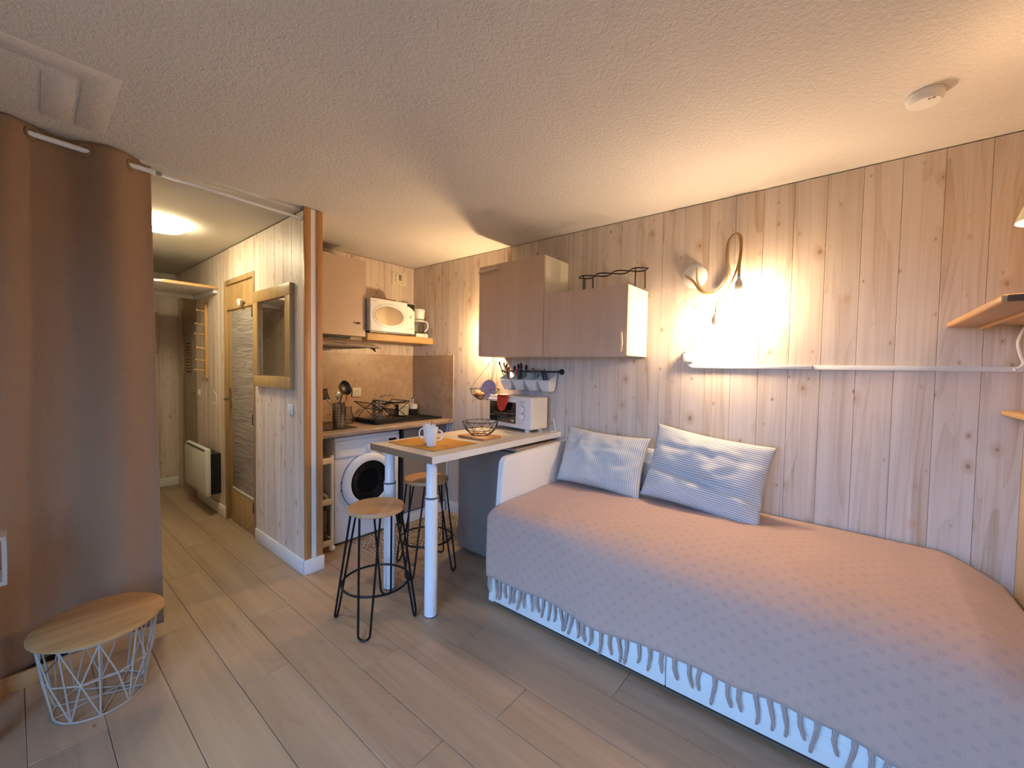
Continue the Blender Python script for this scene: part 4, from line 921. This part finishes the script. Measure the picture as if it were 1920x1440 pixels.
obj('display', G().prism([(2.388, 2.03), (2.470, 2.03), (2.470, 1.962), (2.45, 1.98), (2.42, 1.997), (2.388, 2.006)], 'y', 3.2425, 3.246), M['black_gloss'], mf)
obj('panel_line', G().box(2.3855, 2.387, 3.2435, 3.2455, 1.752, 2.032), plain('panel_line_grey', (.45, .42, .40), .5), mf)
obj('dial', G().lathe([(.0001, 0), (.014, 0), (.013, -.012), (.0001, -.014)], (2.430, 3.245, 1.908), 20, ax='y'), M['cream_plastic'], mf)
for k in range(3): obj('button', G().cyl((2.408+.022*k, 3.242, 1.79+.004*k), (2.408+.022*k, 3.246, 1.79+.004*k), .006, n=10), M['cream_plastic'], mf)
obj('logo_mark', G().box(2.028, 2.062, 3.2438, 3.2455, 2.010, 2.015), plain('logo_grey', (.35, .33, .33), .5), mf)
obj('painted_gap_shade', G().box(2.010, 2.465, 3.27, 3.59, 1.736, 1.748), M['black'], mw)  # black slab stands in for the shadow gap below the microwave
for x in (2.02, 2.455): obj('foot', G().box(x-.012, x+.012, 3.262, 3.29, 1.733, 1.748), M['black'], mw)
tag(obj('wooden_tray', G().box(2.06, 2.30, 3.30, 3.55, 2.0365, 2.046).box(2.06, 2.30, 3.30, 3.31, 2.046, 2.056), M['board_wood']), 'brown wooden tray lying on top of the microwave', 'tray')
cm = thing('coffee_maker', 'white filter coffee maker with glass jug beside the microwave', 'coffee maker', (2.645, 3.40, 1.733))
KX, KY = 2.640, 3.40
obj('base', G().box(KX-.075, KX+.075, KY-.065, KY+.11, 1.733, 1.772, bev=.010, seg=3), M['white_plastic'], cm)
obj('column', G().box(KX-.06, KX+.06, KY+.07, KY+.11, 1.772, 1.99, bev=.008), M['white_plastic'], cm)
obj('filter_head', G().lathe([(.0001, 0), (.052, 0), (.058, .010), (.064, .085), (.064, .095), (.058, .100), (.0001, .101)], (KX, KY, 1.918), 32), M['white_plastic'], cm)
jg = obj('glass_jug', G().lathe([(.0001, 0), (.050, 0), (.062, .012), (.066, .045), (.052, .10), (.046, .118), (.044, .118), (.050, .10), (.063, .045), (.059, .014), (.048, .003), (.0001, .003)], (KX, KY, 1.780), 32), M['glass'], cm)
obj('jug_collar', G().lathe([(.0475, .112), (.052, .112), (.052, .128), (.0475, .128)], (KX, KY, 1.780), 32, close=True), M['white_plastic'], jg)
obj('jug_handle', G().tube(smooth_path([(KX+.040, KY-.035, 1.900), (KX+.065, KY-.058, 1.885), (KX+.068, KY-.062, 1.835), (KX+.045, KY-.042, 1.795)]), .007, 8), M['white_plastic'], jg)
obj('hot_plate', G().lathe([(.0001, 0), (.055, 0), (.055, .007), (.0001, .007)], (KX, KY, 1.772), 28), M['black'], cm)
obj('logo_mark', G().box(KX+.01, KX+.045, KY-.0662, KY-.0648, 1.750, 1.755), plain('logo_brown', (.25, .18, .14), .5), cm)

# hob, sink, tap and things on the worktop
hb2 = tag(obj('hob', G().box(1.40, 1.802, 3.105, 3.57, CZ+.0004, CZ+.006, bev=.002), plain('hob_glass', (.010, .009, .008), .22, spec=.18)), 'black glass hob set in the worktop', 'hob')
for (x, y, r_) in ((1.52, 3.22, .07), (1.70, 3.45, .07)): obj('cooking_zone', G().lathe([(r_-.002, 0), (r_, 0), (r_, .0004), (r_-.002, .0004)], (x, y, CZ+.006), 40, close=True), M['taupe_grey'], hb2)
sk = thing('kitchen_sink', 'black composite sink with drainer in the worktop corner', 'sink', (2.36, 3.36, CZ))
obj('drainer_slab', G().box(1.992, 2.733, 3.125, 3.585, CZ+.0004, CZ+.012, bev=.004), M['sink'], sk)
obj('rim', G().box(2.02, 2.38, 3.155, 3.165, CZ+.012, CZ+.018, bev=.002).box(2.02, 2.38, 3.515, 3.525, CZ+.012, CZ+.018, bev=.002).box(2.012, 2.022, 3.155, 3.525, CZ+.012, CZ+.018, bev=.002).box(2.378, 2.388, 3.155, 3.525, CZ+.012, CZ+.018, bev=.002), M['sink'], sk)
for k in range(6): obj('drain_rib', G().box(2.43, 2.70, 3.18+.045*k, 3.19+.045*k, CZ+.012, CZ+.0145, bev=.001, seg=1), M['sink'], sk)
tp = thing('tap', 'chrome and black kitchen tap with swivel spout', 'tap', (2.30, 3.545, CZ+.012))
obj('column', G().lathe([(.0001, 0), (.026, 0), (.026, .01), (.019, .016), (.018, .19), (.0185, .20), (.0001, .205)], (2.30, 3.545, CZ+.012), 24), M['chrome'], tp)
obj('spout', G().tube([(2.30, 3.545, CZ+.150), (2.40, 3.50, CZ+.158), (2.53, 3.44, CZ+.165)], .011, 12), M['chrome'], tp)
obj('spout_underside', G().tube([(2.31, 3.54, CZ+.138), (2.40, 3.50, CZ+.146), (2.52, 3.445, CZ+.153)], .008, 8), M['black'], tp)
obj('lever', G().tube([(2.30, 3.545, CZ+.217), (2.36, 3.50, CZ+.226), (2.41, 3.47, CZ+.226)], .005, 8), M['chrome'], tp)
rk = thing('dish_rack', 'folding black wire dish rack on a tray in the sink', 'dish rack', (2.14, 3.35, CZ+.018))
z0, z1 = CZ+.026, CZ+.205
obj('tray', G().box(1.995, 2.375, 3.17, 3.51, CZ+.0185, CZ+.028, bev=.004).box(1.995, 2.005, 3.17, 3.51, CZ+.028, CZ+.040).box(2.365, 2.375, 3.17, 3.51, CZ+.028, CZ+.040).box(1.995, 2.375, 3.17, 3.18, CZ+.028, CZ+.040), M['black'], rk)
for (y, ) in ((3.20,), (3.48,)):
    obj('side_wire', G().tube([(1.985, y, z1-.02), (2.09, y, (z0+z1)/2), (2.20, y, z1-.02)], .004, 6).tube([(2.015, y, z0+.01), (2.09, y, (z0+z1)/2), (2.17, y, z0+.01)], .004, 6), M['black_steel'], rk)
    obj('side_wire', G().tube([(2.19, y, z1-.02), (2.275, y, (z0+z1)/2-.01), (2.385, y, z1-.02)], .004, 6).tube([(2.20, y, z0+.01), (2.275, y, (z0+z1)/2-.01), (2.36, y, z0+.01)], .004, 6), M['black_steel'], rk)
for (x, z) in ((1.985, z1-.02), (2.20, z1-.02), (2.385, z1-.02), (2.09, (z0+z1)/2), (2.275, (z0+z1)/2-.01), (2.015, z0+.01), (2.36, z0+.01)):
    obj('cross_wire', G().cyl((x, 3.20, z), (x, 3.48, z), .004, n=6), M['black_steel'], rk)
for k in range(5): obj('plate_wire', G().tube([(1.99+.0, 3.23+.055*k, z1-.022), (2.09, 3.23+.055*k, (z0+z1)/2+.002), (2.195, 3.23+.055*k, z1-.022)], .002, 5), M['black_steel'], rk)
sp = thing('sponge_box', 'small pale box with printed label behind the tap', 'box', (2.545, 3.52, CZ+.012))
obj('box', G().box(2.482, 2.602, 3.50, 3.545, CZ+.0125, CZ+.122, bev=.004), M['garlic'], sp)
obj('printed_label', G().box(2.490, 2.594, 3.4985, 3.5005, CZ+.02, CZ+.114), M['spice_green'], sp)
obj('end_cap', G().box(2.470, 2.483, 3.498, 3.547, CZ+.0125, CZ+.126, bev=.003), M['black'], sp)
sd_ = thing('soap_dispenser', 'white and black soap dispenser with chrome pump by the splashback', 'soap dispenser', (2.660, 3.50, CZ+.012))
SX, SY = 2.660, 3.50
obj('bottle', G().lathe([(.0001, 0), (.042, 0), (.044, .006), (.044, .062), (.0001, .062)], (SX, SY, CZ+.0125), 28), M['black'], sd_)
obj('upper_band', G().lathe([(.0001, .062), (.044, .062), (.043, .105), (.030, .112), (.0001, .113)], (SX, SY, CZ+.0125), 28), M['soap_white'], sd_)
obj('pump', G().lathe([(.0001, .112), (.012, .112), (.011, .15), (.010, .17), (.0001, .171)], (SX, SY, CZ+.0125), 18).tube([(SX, SY, CZ+.178), (SX-.03, SY-.012, CZ+.180), (SX-.042, SY-.017, CZ+.170)], .006, 8), M['chrome'], sd_)

# utensil holder and utensils
UX, UY, UZ = 1.682, 3.185, CZ+.0065
up = thing('utensil_holder', 'perforated steel utensil holder on the hob', 'utensil holder', (UX, UY, UZ))
obj('cup', G().lathe([(.0001, 0), (.046, 0), (.047, .004), (.047, .195), (.049, .198), (.0455, .198), (.0445, .006), (.0001, .005)], (UX, UY, UZ), 36), M['grey_pot'], up)
for k in range(14):
    a = 2*PI*k/14
    for z in (.05, .072, .094, .116, .138, .160): obj('hole', G().ball((UX+.0462*math.cos(a), UY+.0462*math.sin(a), UZ+z), .0042, .0042, .0048, 6), M['dark_gap'], up)
def utensil(name, label, pts, r_, mat, head):
    t_ = thing(name, label, 'utensil', pts[0], group='utensils in the steel holder')
    obj('handle', G().tube(pts, r_, 8), mat, t_); 
    for nm, hg, hm in head: obj(nm, hg, hm, t_)
g = G()
for k in range(5): g.tube([(1.585-.014*k+.006, 3.17, UZ+.245-.002*k), (1.566-.014*k+.004, 3.168, UZ+.318-.003*k)], .0055, 5)
g.box(1.520, 1.600, 3.168, 3.173, UZ+.232, UZ+.246).box(1.508, 1.580, 3.166, 3.170, UZ+.308, UZ+.320)
utensil('slotted_turner', 'slotted black spatula leaning left in the steel holder', [(1.69, 3.19, UZ+.008), (1.63, 3.178, UZ+.18), (1.575, 3.17, UZ+.24)], [.004, .005, .006], M['steel'], [('slotted_head', g, M['dark_metal'])])
g = G().lathe([(.0001, 0), (.030, .003), (.054, .020), (.064, .042), (.061, .042), (.051, .022), (.029, .006), (.0001, .003)], n=28).xf(Matrix.Translation((1.735, 3.205, UZ+.315)) @ Matrix.Rotation(R(72), 4, 'X') @ Matrix.Rotation(R(20), 4, 'Y') @ Matrix.Translation((0, 0, -.02)))
utensil('ladle', 'large dark ladle standing tallest in the steel holder', [(1.678, 3.19, UZ+.008), (1.70, 3.20, UZ+.20), (1.728, 3.207, UZ+.285)], .005, M['dark_metal'], [('bowl', g, M['dark_metal'])])
g = G().ball((1.665, 3.172, UZ+.262), .022, .007, .034, 14)
utensil('serving_spoon', 'steel serving spoon in front of the ladle', [(1.70, 3.18, UZ+.008), (1.68, 3.175, UZ+.18), (1.668, 3.172, UZ+.235)], .004, M['steel'], [('bowl', g, M['steel'])])
g = G().ball((1.775, 3.21, UZ+.245), .020, .008, .034, 12)
utensil('wooden_spoon', 'wooden spoon leaning right in the steel holder', [(1.665, 3.18, UZ+.008), (1.72, 3.195, UZ+.16), (1.765, 3.207, UZ+.22)], .005, M['board_wood'], [('bowl', g, M['board_wood'])])
gj = thing('glass_carafe', 'clear glass carafe between utensil holder and dish rack', 'carafe', (1.885, 3.40, CZ))
obj('body', G().lathe([(.0001, 0), (.040, 0), (.046, .01), (.046, .06), (.030, .10), (.028, .14), (.033, .15), (.031, .15), (.026, .14), (.028, .10), (.043, .06), (.043, .012), (.038, .004), (.0001, .004)], (1.885, 3.40, CZ+.0008), 28), M['glass'], gj)

# rolling cart between partition and washing machine
ct = thing('rolling_cart', 'narrow cream rolling cart squeezed beside the washing machine', 'cart', (1.47, 3.27, 0))
for x in (1.392, 1.548):
    for y in (3.035, 3.53):
        p_ = obj('post', G().cyl((x, y, .05), (x, y, .745), .012, n=14), M['white_plastic'], ct)
        obj('castor', G().ball((x, y, .024), .024, n=14), M['white_plastic'], p_)
for z in (.055, .375, .690):
    s_ = obj('shelf', G().box(1.388, 1.552, 3.03, 3.535, z, z+.006), M['cream_plastic'], ct)
    obj('front_rail', G().box(1.388, 1.552, 3.022, 3.030, z-.004, z+.042, bev=.002), M['cream_plastic'], s_)
    obj('side_rail', G().box(1.386, 1.392, 3.03, 3.535, z-.004, z+.042).box(1.548, 1.554, 3.03, 3.535, z-.004, z+.042), M['cream_plastic'], s_)
tag(obj('cream_box', G().box(1.432, 1.488, 3.05, 3.11, .697, .772, bev=.006), M['cream_plastic']), 'small cream box on the top shelf of the rolling cart', 'box')
tag(obj('cable_coil', G().tube([(1.505+.022*math.cos(a), 3.16+.01*math.sin(a*.5), .775+.068*math.sin(a)) for a in [2*PI*k/24 for k in range(24)]], .010, 8, True), M['taupe_grey']), 'dark coiled hose standing at the top of the rolling cart', 'hose')
tp_ = tag(obj('tape_roll', G().lathe([(.022, 0), (.042, 0), (.042, .03), (.022, .03)], n=28, close=True), M['spice_green']), 'grey-green tape roll standing on the middle cart shelf', 'tape')
tp_.location = (1.475, 3.06, .424); tp_.rotation_euler = (R(90), 0, 0)
tag(obj('white_jar', G().lathe([(.0001, 0), (.026, 0), (.027, .06), (.022, .066), (.022, .078), (.0001, .078)], (1.465, 3.20, .3815), 20), M['soap_white']), 'small white jar behind the tape roll on the cart', 'jar')
tag(obj('dark_carton', G().box(1.405, 1.535, 3.09, 3.40, .0615, .30, bev=.004), M['end_grain']), 'dark carton on the bottom shelf of the rolling cart', 'carton')

# ------------------------------------------------------------------ hallway
mr = thing('wall_mirror', 'rectangular mirror in a wooden frame on the hallway wall', 'mirror', (HX-.015, 3.31, 1.26))
y0, y1, z0, z1 = 2.975, 3.645, 1.262, 2.0
obj('glass', G().box(HX-.012, HX-.008, y0+.05, y1-.05, z0+.05, z1-.05), M['mirror'], mr)
for nm, a in (('frame_rail', (y0, y1, z0, z0+.085)), ('frame_rail', (y0, y1, z1-.085, z1)), ('frame_stile', (y0, y0+.085, z0+.085, z1-.085)), ('frame_stile', (y1-.085, y1, z0+.085, z1-.085))):
    obj(nm, G().box(HX-.032, HX-.0005, a[0], a[1], a[2], a[3], bev=.003), M['mirror_wood'], mr)
sw = thing('light_switch', 'white rocker light switch near the partition end', 'switch', (HX, 3.03, 1.09))
obj('plate', G().box(HX-.010, HX-.0005, 2.995, 3.065, 1.085, 1.155, bev=.003), M['white_plastic'], sw); obj('rocker', G().box(HX-.014, HX-.009, 3.010, 3.050, 1.10, 1.14, bev=.003), M['white_plastic'], sw)
sw = thing('light_switch', 'small white light switch deep in the hallway by the far door', 'switch', (HX, 5.25, 1.10))
obj('plate', G().box(HX-.010, HX-.0005, 5.215, 5.285, 1.095, 1.165, bev=.003), M['white_plastic'], sw); obj('rocker', G().box(HX-.014, HX-.009, 5.23, 5.27, 1.11, 1.15, bev=.003), M['white_plastic'], sw)
ra = thing('peg_rack', 'upright beech rack with round pegs on the hallway wall', 'coat rack', (HX-.02, 4.97, 1.28))
obj('board', G().box(HX-.022, HX-.0005, 4.935, 5.005, 1.285, 2.04, bev=.003), M['peg_wood'], ra)
for k, z in enumerate((1.95, 1.82, 1.72, 1.58, 1.46, 1.36)):
    dy = .10 if k % 3 == 2 else (.07 if k % 3 == 1 else .02)
    pg = obj('peg', G().tube([(HX-.02, 4.97, z), (HX-.075, 4.97+dy, z+.012)], [.009, .007], 10), M['peg_wood'], ra)
    obj('peg_tip', G().ball((HX-.075, 4.97+dy, z+.012), .0085, n=8), M['cream_plastic'], pg)
hk = tag(obj('wire_hook', G().tube([(HX-.003, 4.77, 1.165), (HX-.004, 4.675, 1.135), (HX-.004, 4.66, 1.075), (HX-.018, 4.665, 1.055), (HX-.030, 4.70, 1.065)], .0028, 6), M['white_plastic']), 'white bent wire hook on the hallway wall above the heater', 'hook')
ht = thing('wall_heater', 'white electric panel heater low on the hallway wall', 'heater', (HX-.06, 4.90, .18))
obj('front_panel', G().prism([(HX-.122, .20), (HX-.130, .24), (HX-.130, .59), (HX-.115, .638), (HX-.088, .640), (HX-.088, .205), (HX-.10, .195)], 'y', 4.545, 5.25, bev=.003), M['heater_white'], ht)
obj('mounting_box', G().box(HX-.088, HX-.0005, 4.575, 5.22, .205, .585), M['black'], ht)
for k in range(3): obj('grille_slot', G().box(HX-.1245, HX-.112, 4.60, 5.20, .606+.009*k, .610+.009*k), M['black'], ht)
hs = thing('hall_shelf', 'pale shelf high across the hallway with a clipped front corner', 'shelf', (1.0, 4.95, 2.13))
obj('board', G().prism([(.845, 4.625), (HX-.001, 4.625), (HX-.001, 5.32), (HXL+.005, 5.32), (HXL+.005, 4.86)], 'z', 2.138, 2.158, bev=.002), M['white_wood'], hs)
obj('front_edge', G().box(.845, HX-.001, 4.617, 4.6245, 2.135, 2.161, bev=.002), M['raw_pine_x'], hs)
obj('wall_cleat', G().box(HX-.025, HX-.0005, 4.64, 5.30, 2.10, 2.1375), M['white_wood'], hs); obj('back_cleat', G().box(HXL+.01, HX-.03, 5.28, 5.305, 2.10, 2.1375), M['white_wood'], hs)
dc = thing('door_ornament', 'small pale ornament hanging on the silver-panelled hall door', 'ornament', (HX, 3.97, 1.93))
obj('pendant', G().prism(round_poly([(3.945, 1.925), (4.0, 1.925), (4.015, 1.972), (3.995, 1.985), (3.93, 1.972)], .008, {0, 1, 2, 3, 4}, 3), 'x', HX-.030, HX-.008, bev=.004), M['garlic'], dc)
obj('thread', G().tube([(HX-.010, 3.975, 1.975), (HX-.008, 3.965, 2.10)], .0018, 5), M['string'], dc)
cl = thing('ceiling_light', 'round glowing ceiling light in the hallway', 'ceiling light', (.70, 3.92, 2.40))
obj('base', G().lathe([(.0001, 0), (.165, 0), (.165, -.015), (.0001, -.015)], (.70, 3.92, ZC-.0205), 48), M['white_plastic'], cl)
obj('diffuser', G().lathe([(.0001, -.015), (.172, -.015), (.170, -.030), (.140, -.052), (.08, -.064), (.0001, -.067)], (.70, 3.92, ZC-.0205), 48), M['hall_glow'], cl)
